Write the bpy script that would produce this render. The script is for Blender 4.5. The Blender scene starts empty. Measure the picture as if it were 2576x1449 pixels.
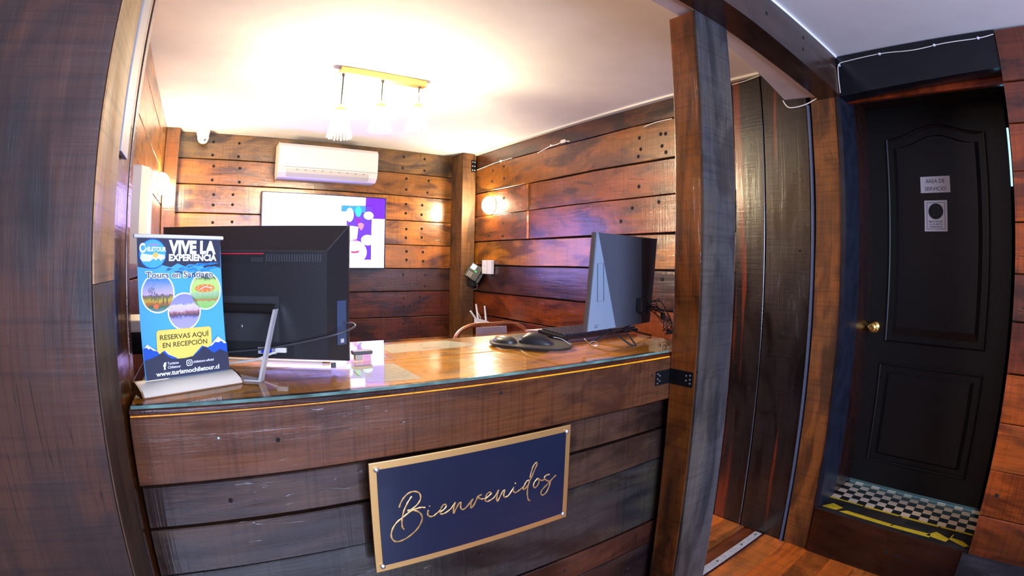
import bpy, bmesh, math, random
from mathutils import Vector, Matrix
random.seed(7)
S = bpy.context.scene
COL = S.collection
# Numbers below are written with the camera at height 0; the whole scene is lifted by HEYE at the end
HEYE = 1.363
# ------------------------------------------------------------------ camera
cam_d = bpy.data.cameras.new('camera')
cam = bpy.data.objects.new('camera', cam_d); COL.objects.link(cam)
cam_d.type = 'PANO'
cam_d.sensor_fit = 'HORIZONTAL'; cam_d.sensor_width = 36.0
cc = cam_d
cc.panorama_type = 'FISHEYE_LENS_POLYNOMIAL'      # a wide action-camera lens
cc.fisheye_fov = math.radians(170)
cc.fisheye_polynomial_k0 = 0.0
cc.fisheye_polynomial_k1 = -0.05607085249408937
cc.fisheye_polynomial_k2 = 0.0
cc.fisheye_polynomial_k3 = 5.590366587144622e-06
cc.fisheye_polynomial_k4 = 0.0
cam_d.clip_start = 0.01
RW = Matrix([[0.8249917, -0.5648451, 0.0184026], [0.0111345, 0.0488017, 0.9987464], [-0.5650351, -0.8237526, 0.0465503]])                                   # world -> camera rotation
cam.matrix_world = RW.transposed().to_4x4()
S.camera = cam
# ------------------------------------------------------------------ world, daylight, exposure
w = bpy.data.worlds.new('world'); S.world = w; w.use_nodes = True
bg = w.node_tree.nodes['Background']; bg.inputs[0].default_value = (0.50, 0.62, 1.0, 1); bg.inputs[1].default_value = 1.6
def area(name, loc, rot, sx, sy, power, col):
    l = bpy.data.lights.new(name, 'AREA'); l.shape = 'RECTANGLE'; l.size = sx; l.size_y = sy; l.energy = power; l.color = col
    o = bpy.data.objects.new(name, l); COL.objects.link(o); o.location = loc; o.rotation_euler = rot; return o
# daylight entering the lobby through its street window, behind the photographer
area('window_daylight', (0.35, -2.55, 0.15), (math.radians(101), 0, 0), 2.6, 1.5, 115, (0.55, 0.66, 1.0))
WARM = (1.0, 0.80, 0.50)
S.view_settings.view_transform = 'Standard'; S.view_settings.look = 'None'
S.view_settings.gamma = 1.0; S.view_settings.use_curve_mapping = False
S.view_settings.exposure = 1.0
try:
    S.cycles.max_bounces = 7; S.cycles.diffuse_bounces = 4; S.cycles.glossy_bounces = 3; S.cycles.transmission_bounces = 4; S.cycles.transparent_max_bounces = 10
    S.cycles.caustics_reflective = False; S.cycles.caustics_refractive = False; S.cycles.sample_clamp_indirect = 6
    S.cycles.use_denoising = True
except Exception: pass

# ------------------------------------------------------------------ helpers
def lin(h):
    if isinstance(h, str):
        h = tuple(int(h[i:i+2], 16)/255 for i in (0, 2, 4))
    return tuple((c/12.92 if c <= 0.04045 else ((c+0.055)/1.055)**2.4) for c in h)
MATS = {}
def mat(name, col, rough=0.5, metal=0.0, emit=None, es=0.0, trans=0.0, coat=0.0, spec=0.5, noise=0.0, nscale=30, ior=1.45, alpha=1.0, bump=0.0):
    if name in MATS: return MATS[name]
    m = bpy.data.materials.new(name); m.use_nodes = True
    nt = m.node_tree; b = nt.nodes['Principled BSDF']
    c = lin(col) if isinstance(col, str) else col
    b.inputs['Base Color'].default_value = (*c, 1); b.inputs['Roughness'].default_value = rough
    b.inputs['Metallic'].default_value = metal; b.inputs['IOR'].default_value = ior
    b.inputs['Transmission Weight'].default_value = trans; b.inputs['Coat Weight'].default_value = coat
    b.inputs['Specular IOR Level'].default_value = spec; b.inputs['Alpha'].default_value = alpha
    if emit is not None:
        e = lin(emit) if isinstance(emit, str) else emit
        b.inputs['Emission Color'].default_value = (*e, 1); b.inputs['Emission Strength'].default_value = es
    if noise or bump:
        tc = nt.nodes.new('ShaderNodeTexCoord'); n = nt.nodes.new('ShaderNodeTexNoise'); n.inputs['Scale'].default_value = nscale
        n.inputs['Detail'].default_value = 5
        nt.links.new(tc.outputs['Object'], n.inputs['Vector'])
        if noise:
            mx = nt.nodes.new('ShaderNodeMix'); mx.data_type = 'RGBA'; mx.blend_type = 'MULTIPLY'
            mx.inputs['Factor'].default_value = noise; mx.inputs['A'].default_value = (*c, 1)
            r = nt.nodes.new('ShaderNodeValToRGB'); r.color_ramp.elements[0].position = .3; r.color_ramp.elements[1].position = .7
            nt.links.new(n.outputs['Fac'], r.inputs[0]); nt.links.new(r.outputs[0], mx.inputs['B'])
            nt.links.new(mx.outputs['Result'], b.inputs['Base Color'])
        if bump:
            bp = nt.nodes.new('ShaderNodeBump'); bp.inputs['Strength'].default_value = bump; bp.inputs['Distance'].default_value = .004
            nt.links.new(n.outputs['Fac'], bp.inputs['Height']); nt.links.new(bp.outputs[0], b.inputs['Normal'])
    MATS[name] = m; return m

def wood(axis, kind='varnish'):
    """Planks: base colour from the object's own colour, grain along one axis, stain patches, cracks, saw marks."""
    key = 'wood_%s_%s' % (kind, axis)
    if key in MATS: return MATS[key]
    m = bpy.data.materials.new(key); m.use_nodes = True; nt = m.node_tree; N = nt.nodes.new; L = nt.links.new
    b = nt.nodes['Principled BSDF']
    tc = N('ShaderNodeTexCoord'); oi = N('ShaderNodeObjectInfo')
    off = N('ShaderNodeVectorMath'); off.operation = 'SCALE'; off.inputs[0].default_value = (13.1, 7.7, 5.3)
    mul = N('ShaderNodeMath'); mul.operation = 'MULTIPLY'; mul.inputs[1].default_value = 9.0
    L(oi.outputs['Random'], mul.inputs[0]); L(mul.outputs[0], off.inputs['Scale'])
    add = N('ShaderNodeVectorMath'); add.operation = 'ADD'; L(tc.outputs['Object'], add.inputs[0]); L(off.outputs[0], add.inputs[1])
    def scaled(along, across):
        s = [across]*3; s['xyz'.index(axis)] = along
        mp = N('ShaderNodeMapping'); mp.inputs['Scale'].default_value = s; L(add.outputs[0], mp.inputs[0]); return mp
    def noise(along, across, scale=1.0, det=4, rough=.55, dist=0.0):
        n = N('ShaderNodeTexNoise'); n.inputs['Scale'].default_value = scale; n.inputs['Detail'].default_value = det
        n.inputs['Roughness'].default_value = rough; n.inputs['Distortion'].default_value = dist
        L(scaled(along, across).outputs[0], n.inputs['Vector']); return n
    def ramp(src, stops):
        r = N('ShaderNodeValToRGB'); e = r.color_ramp.elements
        while len(e) < len(stops): e.new(.5)
        for k, (p, c) in enumerate(stops):
            e[k].position = p; e[k].color = (c, c, c, 1) if not isinstance(c, tuple) else (*c, 1)
        L(src, r.inputs[0]); return r
    grain = noise(1.6, 26, det=6, rough=.65, dist=.8)
    fine = noise(5, 190, det=3)
    patch = noise(1.7, 5.5, det=3, dist=1.2)
    patch2 = noise(3.1, 7.0, det=4, dist=.4)
    saw = noise(95, 3.5, det=2)
    crack = noise(1.2, 17, det=2, dist=2.2)
    def mix(f, a, bb, mode='MIX'):
        x = N('ShaderNodeMix'); x.data_type = 'RGBA'; x.blend_type = mode
        for s_, v in (('Factor', f), ('A', a), ('B', bb)):
            if isinstance(v, (int, float)): x.inputs[s_].default_value = v if s_ == 'Factor' else (v, v, v, 1)
            elif isinstance(v, tuple): x.inputs[s_].default_value = (*v, 1)
            else: L(v, x.inputs[s_])
        return x.outputs['Result']
    base0 = oi.outputs['Color']
    big = noise(1.1, 2.6, det=2, dist=.6); big2 = noise(2.2, 4.0, det=3, dist=.9)
    tint = {'inner': (.68, .72, .42), 'top': (1.0, .92, .62), 'floor': (.62, .56, .46)}.get(kind, (.60, .58, .52))
    base = mix(1.0, base0, tint, 'MULTIPLY')
    dark = mix(1.0, base, {'inner': (.20, .15, .13), 'top': (.45, .34, .22)}.get(kind, (.26, .25, .28)), 'MULTIPLY')
    warm = mix(1.0, base, (1.75, 1.32, 0.62), 'MULTIPLY')
    if kind == 'raw': warm = mix(1.0, base, (1.35, 1.15, .95), 'MULTIPLY')
    if kind == 'redstreak': warm = mix(1.0, base, (1.5, 1.2, 1.0), 'MULTIPLY')
    c = mix(ramp(grain.outputs['Fac'], [(.30, 0.), (.70, 1.)]).outputs[0], dark, warm)
    c = mix(ramp(grain.outputs['Fac'], [(.2, .75), (.8, .55)]).outputs[0], c, base)
    c = mix(ramp(patch.outputs['Fac'], [(.50, 0.), (.62, .85)] if kind != 'top' else [(.60, 0.), (.66, .8)]).outputs[0], c, dark)
    c = mix(ramp(big.outputs['Fac'], [(.44, 0.), (.50, .55)]).outputs[0], c, mix(1.0, c, (1.5, 1.22, .80), 'MULTIPLY'))
    if kind != 'top': c = mix(ramp(big2.outputs['Fac'], [(.54, 0.), (.60, .60)]).outputs[0], c, mix(1.0, c, (.34, .30, .34), 'MULTIPLY'))
    c = mix(ramp(patch2.outputs['Fac'], [(.55, 0.), (.68, .55)]).outputs[0], c, warm)
    c = mix(ramp(fine.outputs['Fac'], [(.3, .55), (.6, 0.)]).outputs[0], c, mix(1.0, c, (.45, .42, .42), 'MULTIPLY'))
    c = mix(ramp(saw.outputs['Fac'], [(.50, 0.), (.66, .48)]).outputs[0], c, mix(1.0, c, (.45, .45, .5), 'MULTIPLY'))
    ck = ramp(crack.outputs['Fac'], [(.494, 0.), (.4985, 1.), (.5015, 1.), (.506, 0.)])
    gate = ramp(patch2.outputs['Fac'], [(.57, 0.), (.62, 1.)])
    ckm = N('ShaderNodeMath'); ckm.operation = 'MULTIPLY'; L(ck.outputs[0], ckm.inputs[0]); L(gate.outputs[0], ckm.inputs[1])
    c = mix(ckm.outputs[0], c, (.006, .004, .004))
    if kind == 'redstreak': c = mix(ramp(noise(.5, 9, det=3, dist=.8).outputs['Fac'], [(.56, 0.), (.62, .85)]).outputs[0], c, (.15, .022, .008))
    L(c, b.inputs['Base Color'])
    if kind == 'varnish': lo_, hi_, coat, spec = .16, .38, .5, .5
    elif kind == 'raw': lo_, hi_, coat, spec = .45, .75, .05, .35
    else: lo_, hi_, coat, spec = .22, .40, .5, .5
    rr = N('ShaderNodeMapRange'); L(patch2.outputs['Fac'], rr.inputs[0]); rr.inputs[1].default_value = .3; rr.inputs[2].default_value = .7
    rr.inputs[3].default_value = lo_; rr.inputs[4].default_value = hi_
    L(rr.outputs[0], b.inputs['Roughness']); b.inputs['Coat Weight'].default_value = coat; b.inputs['Coat Roughness'].default_value = .12
    b.inputs['Specular IOR Level'].default_value = spec
    sm = N('ShaderNodeMath'); sm.operation = 'ADD'; L(grain.outputs['Fac'], sm.inputs[0])
    sc = N('ShaderNodeMath'); sc.operation = 'MULTIPLY'; L(saw.outputs['Fac'], sc.inputs[0]); sc.inputs[1].default_value = .5
    L(sc.outputs[0], sm.inputs[1])
    sub = N('ShaderNodeMath'); sub.operation = 'SUBTRACT'; L(sm.outputs[0], sub.inputs[0]); L(ckm.outputs[0], sub.inputs[1])
    bp = N('ShaderNodeBump'); bp.inputs['Strength'].default_value = .35; bp.inputs['Distance'].default_value = .0035
    L(sub.outputs[0], bp.inputs['Height']); L(bp.outputs[0], b.inputs['Normal']); L(bp.outputs[0], b.inputs['Coat Normal'])
    MATS[key] = m; return m

ORG = {}
class MB:
    def __init__(self): self.v = []; self.f = []
    def add(self, vs, fs):
        n = len(self.v); self.v += [Vector(p) for p in vs]; self.f += [tuple(i+n for i in f) for f in fs]; return self
    def box(self, lo, hi, M=None, bev=0.0):
        x0, y0, z0 = lo; x1, y1, z1 = hi
        if bev <= 0:
            vs = [(x0,y0,z0),(x1,y0,z0),(x1,y1,z0),(x0,y1,z0),(x0,y0,z1),(x1,y0,z1),(x1,y1,z1),(x0,y1,z1)]
            fs = [(0,3,2,1),(4,5,6,7),(0,1,5,4),(1,2,6,5),(2,3,7,6),(3,0,4,7)]
        else:
            bm = bmesh.new(); bmesh.ops.create_cube(bm, size=1)
            for v in bm.verts: v.co = Vector(((x0+x1)/2+v.co.x*(x1-x0), (y0+y1)/2+v.co.y*(y1-y0), (z0+z1)/2+v.co.z*(z1-z0)))
            bmesh.ops.bevel(bm, geom=bm.edges[:], offset=bev, segments=2, profile=.6, affect='EDGES')
            bm.verts.index_update()
            vs = [v.co.copy() for v in bm.verts]; fs = [tuple(v.index for v in f.verts) for f in bm.faces]; bm.free()
        if M is not None: vs = [M @ Vector(p) for p in vs]
        return self.add(vs, fs)
    def prism(self, poly, d, M=None):
        """poly: 3D points, d: extrusion vector"""
        n = len(poly); P = [Vector(p) for p in poly]; d = Vector(d)
        vs = P + [p+d for p in P]; fs = [tuple(range(n))[::-1], tuple(range(n, 2*n))] + [(i, (i+1) % n, (i+1) % n+n, i+n) for i in range(n)]
        if M is not None: vs = [M @ p for p in vs]
        return self.add(vs, fs)
    def tube(self, pts, r, seg=8, closed=False, cap=True):
        P = [Vector(p) for p in pts]; n = len(P); R = r if isinstance(r, (list, tuple)) else [r]*n
        vs = []; fs = []; up = Vector((0.123, 0.31, 0.94)).normalized(); prev = None
        for i in range(n):
            t = (P[(i+1) % n]-P[i-1]) if closed else (P[min(i+1, n-1)]-P[max(i-1, 0)])
            if t.length < 1e-9: t = Vector((0, 0, 1))
            t.normalize()
            a = prev - t*prev.dot(t) if prev is not None else up.cross(t)
            if a.length < 1e-5: a = Vector((1, 0, 0)).cross(t)
            a.normalize(); prev = a; b = t.cross(a)
            vs += [P[i] + (a*math.cos(k*2*math.pi/seg) + b*math.sin(k*2*math.pi/seg))*R[i] for k in range(seg)]
        m = n if closed else n-1
        for i in range(m):
            j = (i+1) % n
            fs += [(i*seg+k, i*seg+(k+1) % seg, j*seg+(k+1) % seg, j*seg+k) for k in range(seg)]
        if cap and not closed: fs += [tuple(range(seg))[::-1], tuple((n-1)*seg+k for k in range(seg))]
        return self.add(vs, fs)
    def lathe(self, prof, M=None, seg=20):
        """prof: (radius, z) list around local z"""
        vs = []; fs = []; n = len(prof)
        for r, z in prof: vs += [Vector((r*math.cos(k*2*math.pi/seg), r*math.sin(k*2*math.pi/seg), z)) for k in range(seg)]
        for i in range(n-1): fs += [(i*seg+k, i*seg+(k+1) % seg, (i+1)*seg+(k+1) % seg, (i+1)*seg+k) for k in range(seg)]
        fs += [tuple(range(seg))[::-1], tuple((n-1)*seg+k for k in range(seg))]
        if M is not None: vs = [M @ p for p in vs]
        return self.add(vs, fs)
    def build(self, name, m, parent=None, org=None, smooth=False, color=None):
        lo = Vector([min(v[i] for v in self.v) for i in range(3)]); hi = Vector([max(v[i] for v in self.v) for i in range(3)])
        o = Vector(org) if org is not None else Vector(((lo.x+hi.x)/2, (lo.y+hi.y)/2, lo.z))
        me = bpy.data.meshes.new(name); me.from_pydata([tuple(v-o) for v in self.v], [], self.f); me.update()
        bm = bmesh.new(); bm.from_mesh(me); bmesh.ops.recalc_face_normals(bm, faces=bm.faces[:]); bm.to_mesh(me); bm.free()
        me.materials.append(m)
        if smooth:
            for p in me.polygons: p.use_smooth = True
            try: me.set_sharp_from_angle(angle=math.radians(40))
            except Exception: pass
        ob = bpy.data.objects.new(name, me); COL.objects.link(ob); ORG[ob] = o
        if parent is not None: ob.parent = parent; ob.location = o - ORG[parent]
        else: ob.location = o
        if color is not None: ob.color = (*(lin(color) if isinstance(color, str) else color), 1)
        return ob
def empty(name, loc, label=None, cat=None, group=None, kind=None):
    o = bpy.data.objects.new(name, None); COL.objects.link(o); o.location = loc; ORG[o] = Vector(loc); o.empty_display_size = .05
    return tag(o, label, cat, group, kind)
def tag(o, label=None, cat=None, group=None, kind=None):
    if label: o['label'] = label
    if cat: o['category'] = cat
    if group: o['group'] = group
    if kind: o['kind'] = kind
    return o
def frame(o, x, z=(0,0,1)):
    """matrix with local X along x, local Z along z, origin o"""
    x = Vector(x).normalized(); z = Vector(z); z = (z - x*z.dot(x)).normalized(); y = z.cross(x)
    return Matrix(((x.x,y.x,z.x,o[0]),(x.y,y.y,z.y,o[1]),(x.z,y.z,z.z,o[2]),(0,0,0,1)))
def text(name, s, M, height, m, parent, width=None, bold=0.0, depth=0.0004, align='LEFT', shear=0.0):
    """flat lettering in the XY plane of M; height = capital height; width stretches the line to that length"""
    cu = bpy.data.curves.new(name, 'FONT'); cu.body = s; cu.size = 1.0; cu.offset = bold; cu.extrude = 0.0; cu.shear = shear
    cu.resolution_u = 3
    t = bpy.data.objects.new(name, cu); COL.objects.link(t)
    bpy.context.view_layer.update()
    dg = bpy.context.evaluated_depsgraph_get(); me = bpy.data.meshes.new_from_object(t.evaluated_get(dg))
    bpy.data.objects.remove(t)
    xs = [v.co.x for v in me.vertices]; x0, x1 = min(xs), max(xs)
    k = height/0.70; kx = (width/(x1-x0)) if width else k
    if align == 'CENTER' : ox = -(x0+x1)/2
    else: ox = -x0
    mb = MB(); mb.v = [M @ Vector(((v.co.x+ox)*kx, v.co.y*k, depth)) for v in me.vertices]; mb.f = [tuple(p.vertices) for p in me.polygons]
    bpy.data.meshes.remove(me)
    return mb.build(name, m, parent)
def spline(pts, n=6, closed=False):
    P = [Vector(p) for p in pts]; out = []; N = len(P)
    for i in range(N if closed else N-1):
        a, b, c, d = (P[(i-1) % N], P[i], P[(i+1) % N], P[(i+2) % N]) if closed else (P[max(i-1,0)], P[i], P[i+1], P[min(i+2,N-1)])
        for k in range(n):
            t = k/n
            out.append(0.5*((2*b)+(c-a)*t+(2*a-5*b+4*c-d)*t*t+(3*b-a-3*c+d)*t**3))
    if not closed: out.append(P[-1])
    return out
def rrect(x0, y0, x1, y1, r, n=4):
    pts = []
    for cx, cy, a0 in ((x1-r, y1-r, 0), (x0+r, y1-r, 90), (x0+r, y0+r, 180), (x1-r, y0+r, 270)):
        for k in range(n+1):
            a = math.radians(a0+90*k/n); pts.append((cx+r*math.cos(a), cy+r*math.sin(a)))
    return pts
def ellipse(cx, cy, rx, ry, n=28): return [(cx+rx*math.cos(2*math.pi*k/n), cy+ry*math.sin(2*math.pi*k/n)) for k in range(n)]
def flat(name, pts, M, m, parent, d=0.0004, t=0.0003, color=None):
    mb = MB(); mb.prism([M @ Vector((x, y, d)) for x, y in pts], (M.to_3x3() @ Vector((0, 0, t)))); return mb.build(name, m, parent, color=color)

def plank(parent, axis, a0, a1, lo, hi, face, thick, col, nails=(), kind='varnish', name='plank', jit=.002, fdir=-1, seed=None):
    """A board. axis = length direction; lo/hi = across extent; face = coordinate of the visible face; fdir = direction the face looks.
    For walls facing -y: axis x, across z, face y. For walls facing -x: axis y or z."""
    rnd = random.Random(seed if seed is not None else hash((round(a0, 3), round(lo, 3), round(face, 3))) & 0xffff)
    n = max(3, min(8, int((a1-a0)/.35)+2)); mb = MB(); c = .003
    rows = []
    for i in range(n+1):
        a = a0+(a1-a0)*i/n
        j0 = rnd.uniform(-jit, jit); j1 = rnd.uniform(-jit, jit); jf = rnd.uniform(-.5, .5)*jit
        l, h = lo+j0, hi+j1; f = face+jf; bk = face-fdir*thick
        rows.append([(a, l, bk), (a, l, f-fdir*c), (a, l+c, f), (a, h-c, f), (a, h, f-fdir*c), (a, h, bk)])
    def P(t):
        a, b, f = t
        if parent_plane == 'y': return (a, f, b) if axis == 'x' else (b, f, a)
        return (f, a, b) if axis == 'y' else (f, b, a)
    parent_plane = PLANE
    vs = [P(t) for r in rows for t in r]; fs = []
    for i in range(n):
        for k in range(6): fs.append((i*6+k, i*6+(k+1) % 6, (i+1)*6+(k+1) % 6, (i+1)*6+k))
    fs += [tuple(range(6)), tuple(n*6+k for k in range(6))[::-1]]
    mb.add(vs, fs); o = mb.build(name, wood(axis, kind), parent, color=col)
    if nails:
        for (a, b, r) in nails:
            stud('nail_hole', o, P((a, b, face)), (0, fdir, 0) if PLANE == 'y' else (fdir, 0, 0), r, mat('hole_black', (.006, .004, .004), .9), .0014)
    return o
PLANE = 'y'
_disc = {}
def stud(name, parent, at, direction, r, m, h=.0012, dome=False):
    '''one small nail hole or screw head, mesh shared between alike ones'''
    key = (name, tuple(direction), round(r, 4), m.name, dome)
    at = Vector(at)
    if key not in _disc:
        prof = [(r, 0), (r*.8, h), (r*.15, h*1.25)] if dome else [(r, 0), (r*.96, h)]
        M = Vector((0, 0, 1)).rotation_difference(Vector(direction)).to_matrix().to_4x4()
        o = MB().lathe(prof, M, 10).build(name, m, parent, org=(0, 0, 0)); _disc[key] = o.data
    else:
        o = bpy.data.objects.new(name, _disc[key]); COL.objects.link(o); o.parent = parent
    o.location = at - ORG[parent]; ORG[o] = at
    return o

# ------------------------------------------------------------------ common materials
white_paint = mat('ceiling_plaster', (.88, .86, .84), .75, noise=.06, nscale=6, bump=.15)
black_back = mat('gap_black', (.012, .009, .008), .9)
white_pl = mat('white_plastic', (.80, .80, .80), .35)
cream_pl = mat('cream_plastic', (.78, .74, .66), .4)
black_pl = mat('black_plastic', (.018, .018, .020), .42, noise=.3, nscale=300)
black_gl = mat('black_gloss', (.012, .012, .013), .18)
alu = mat('aluminium', (.72, .72, .70), .36, .45)
gold = mat('gold_metal', (.86, .52, .18), .36, .9)
brass = mat('polished_brass', (.90, .55, .14), .16, 1.0)
steel = mat('dark_steel', (.05, .055, .065), .35, .8)
white_print = mat('white_print', (.86, .86, .86), .5)

ZF = -HEYE; ZC = 1.017; XR = 2.35; YB = 4.25; XL = -0.345
# ------------------------------------------------------------------ structure: floor
floor = MB().box((-2.3, -3.2, ZF-.12), (3.1, 4.4, ZF-.006)).build('floor', wood('x', 'floor'), color='7a3d1c'); tag(floor, kind='structure')
yk = -.25; k = 0
lam = mat_lam = wood('x', 'floor')
while yk < 1.62:
    if not (1.0 < yk+.065 < 1.14):
        x0 = 1.2 - (k % 3)*.17
        xs = [x0, x0+.62, 2.348] if k % 2 else [x0, x0+.9, 2.348]
        for xa, xb in zip(xs[:-1], xs[1:]):
            o = MB().box((xa+.0008, yk+.0006, ZF-.008), (xb-.0008, yk+.1294, ZF)).build('floor_plank', lam, floor, color=random.choice(['d87c38', 'e08844', 'd07238', 'e69048']))
    yk += .13; k += 1
strip = MB().box((1.32, 1.062, ZF), (2.335, 1.102, ZF+.005), bev=.002).build('metal_strip', mat('strip_alu', (.60, .60, .60), .42, .3, noise=.35, nscale=60)); tag(strip, 'grey metal threshold strip screwed across the wooden floor beside the post', 'threshold strip')
for x in (1.5, 1.72, 1.94, 2.16, 2.30): stud('screw', strip, (x, 1.082, ZF+.005), (0, 0, 1), .006, steel, .0015, True)
# ceiling
ceil = MB().box((-2.3, -3.2, ZC), (3.1, 4.4, ZC+.12)).build('ceiling', white_paint); tag(ceil, kind='structure')
# lobby shell behind the camera (rear wall with the street window opening, left wall)
plaster = mat('lobby_plaster', (.42, .36, .33), .8)
rw = MB()
rw.box((-2.3, -3.2, ZF), (-1.2, -3.08, ZC)); rw.box((1.9, -3.2, ZF), (3.1, -3.08, ZC)); rw.box((-1.2, -3.2, ZF), (1.9, -3.08, -.75)); rw.box((-1.2, -3.2, .92), (1.9, -3.08, ZC))
tag(rw.build('wall_front', plaster), kind='structure')
tag(MB().box((-2.3, -3.08, ZF), (-2.2, 4.4, ZC)).build('wall_left', plaster), kind='structure')

# ------------------------------------------------------------------ wall_back with its planks
PLANE = 'y'
wb = MB().box((-2.2, YB+.028, ZF), (3.1, YB+.12, ZC)).build('wall_back', black_back); tag(wb, kind='structure')
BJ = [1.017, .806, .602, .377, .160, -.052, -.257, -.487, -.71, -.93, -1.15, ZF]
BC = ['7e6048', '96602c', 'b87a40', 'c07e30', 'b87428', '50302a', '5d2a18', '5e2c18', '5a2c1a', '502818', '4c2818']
NB = [(0.035, 0.946), (0.247, 0.947), (0.036, 0.839), (0.248, 0.839), (0.051, 0.75), (0.266, 0.743), (0.046, 0.639), (0.268, 0.631), (0.065, 0.524), (0.222, 0.529), (0.065, 0.442), (0.222, 0.449), (0.066, 0.304), (0.223, 0.312),
 (1.705, 0.957), (1.915, 0.959), (1.699, 0.853), (1.916, 0.85), (1.738, 0.759), (1.96, 0.757), (1.74, 0.659), (1.952, 0.647), (1.744, 0.528), (1.904, 0.528), (1.744, .445), (1.90, .44),
 (1.751, 0.302), (1.903, 0.311), (1.748, 0.224), (1.905, 0.232), (1.76, 0.102), (1.922, 0.099), (1.76, 0.026), (1.924, 0.016), (1.728, -0.108), (1.944, -0.108), (1.945, -0.212), (1.736, -0.322), (1.737, -0.387), (1.795, -0.389), (1.896, -0.307), (1.737, -0.551), (1.9, -0.549), (1.905, -0.632)]
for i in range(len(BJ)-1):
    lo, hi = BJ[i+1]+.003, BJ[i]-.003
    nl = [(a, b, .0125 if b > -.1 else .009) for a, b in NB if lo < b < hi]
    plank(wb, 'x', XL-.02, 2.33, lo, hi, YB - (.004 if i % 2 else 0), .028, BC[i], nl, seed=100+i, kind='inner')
# left partition inside the reception
wl = MB().box((XL-.12, 1.12, ZF), (XL-.028, YB+.02, ZC)).build('wall_partition', black_back); tag(wl, kind='structure')
PLANE = 'x'
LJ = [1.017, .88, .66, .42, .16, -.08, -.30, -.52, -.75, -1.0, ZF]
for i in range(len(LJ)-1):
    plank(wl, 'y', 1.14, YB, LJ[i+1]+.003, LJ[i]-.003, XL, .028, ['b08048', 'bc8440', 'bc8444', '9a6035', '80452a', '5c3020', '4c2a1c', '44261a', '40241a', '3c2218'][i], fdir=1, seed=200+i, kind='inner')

# ------------------------------------------------------------------ wall_right with horizontal and vertical planks
wr_ = MB()
wr_.box((XR+.03, .808, ZF), (XR+.60, YB+.02, ZC))
wr_ = wr_.build('wall_right', black_back); tag(wr_, kind='structure')
we_ = MB().box((XR+.035, -3.05, ZF), (XR+.60, .018, ZC)).build('wall_entrance', black_back); tag(we_, kind='structure')
tag(MB().box((XR+.12, .020, .890), (XR+.60, .806, ZC-.001)).build('trim_3', black_back), kind='structure')
tag(MB().box((2.88, .020, ZF), (XR+.60, .806, .888)).build('trim_4', black_back), kind='structure')
RJ = [1.008, .880, .642, .426, .200, -.013, -.250, -.458, -.68, -.90, -1.13, ZF]
RC = ['5c341c', '8e5a2c', '8c4c2a', '86482a', 'b4742c', '4c2a26', '84421e', '6c3020', '602c1c', '5a2a1a', '522818']
NR = [(3.574, 0.832), (3.746, 0.821), (3.566, 0.727), (3.752, 0.725), (2.059, 0.799), (1.889, 0.795), (1.852, 0.791), (1.881, 0.72), (2.049, 0.725), (2.069, 0.682), (1.852, 0.678), (2.072, 0.495), (3.577, 0.559), (3.724, 0.528), (2.12, 0.364), (1.908, 0.386), (3.575, 0.347), (3.571, 0.238), (3.783, 0.246), (2.217, 0.287), (1.88, -.07), (1.90, -.19), (2.0, -.06)]
for i in range(len(RJ)-1):
    lo, hi = RJ[i+1]+.004, RJ[i]-.004
    nl = [(a, b, .0125) for a, b in NR if lo < b < hi]
    plank(wr_, 'y', 1.39, YB+.02, lo, hi, XR-(.006 if i % 2 else 0), .028, RC[i], nl, seed=300+i, jit=.003, kind='inner').rotation_euler.y = math.radians({4: 1.2, 5: 2.4}.get(i, 0))
MB().box((XR-.011, 3.196, .204), (XR-.004, 3.222, .424)).build('batten', wood('z', 'inner'), wr_, color='d89040')
MB().box((XR-.017, 3.198, .430), (XR-.010, 3.224, .638)).build('batten', wood('z', 'inner'), wr_, color='d89040')
# vertical planks between the reception opening and the door
plank(wr_, 'z', ZF, ZC-.002, 1.215, 1.388, XR, .028, '2a2427', name='plank', seed=401, jit=.002, kind='redstreak')
plank(wr_, 'z', ZF, ZC-.002, .962, 1.209, XR-.002, .028, '2e282b', [(-.30, 1.09, .009), (.10, 1.02, .007)], name='plank', seed=402, jit=.002, kind='redstreak')
plank(wr_, 'z', ZF, .85, .806, .938, XR-.004, .04, '8e5a2a', name='plank', seed=403, jit=.003, kind='raw')
MB().box((XR-.012, .948, ZF), (XR+.02, .957, .80)).build('metal_edge', mat('blue_grey_paint', (.07, .08, .12), .4), wr_)
# board wall on the near side of the door
DJ = [1.010, .781, .611, .42, .224, .026, -.157, -.358, -.554, -.75, -.95, -1.15, ZF]
DC = ['6a341c', '78381a', 'a85220', 'c86424', 'b05a22', '6a3c2c', '803c18', 'b05a1c', 'b85e20', 'a8541e', '8a441c', '6a341c']
for i in range(len(DJ)-1):
    plank(we_, 'y', -3.05, .024, DJ[i+1]+.002, DJ[i]-.002, XR-.018, .045, DC[i], [(-.03, (DJ[i]+DJ[i+1])/2, .009)] if i in (3, 5, 9) else (), seed=500+i)
# white caulk bead where wall meets ceiling
cb = MB().box((XR-.03, 1.2, ZC-.012), (XR+.01, 4.04, ZC)).build('trim_1', mat('caulk', (.70, .66, .58), .6)); tag(cb, kind='structure')
cb2 = MB().box((.3, .776, ZC-.010), (XR, .792, ZC+.001)).build('trim_2', mat('caulk_white', (.85, .88, .92), .5)); tag(cb2, kind='structure')

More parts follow.
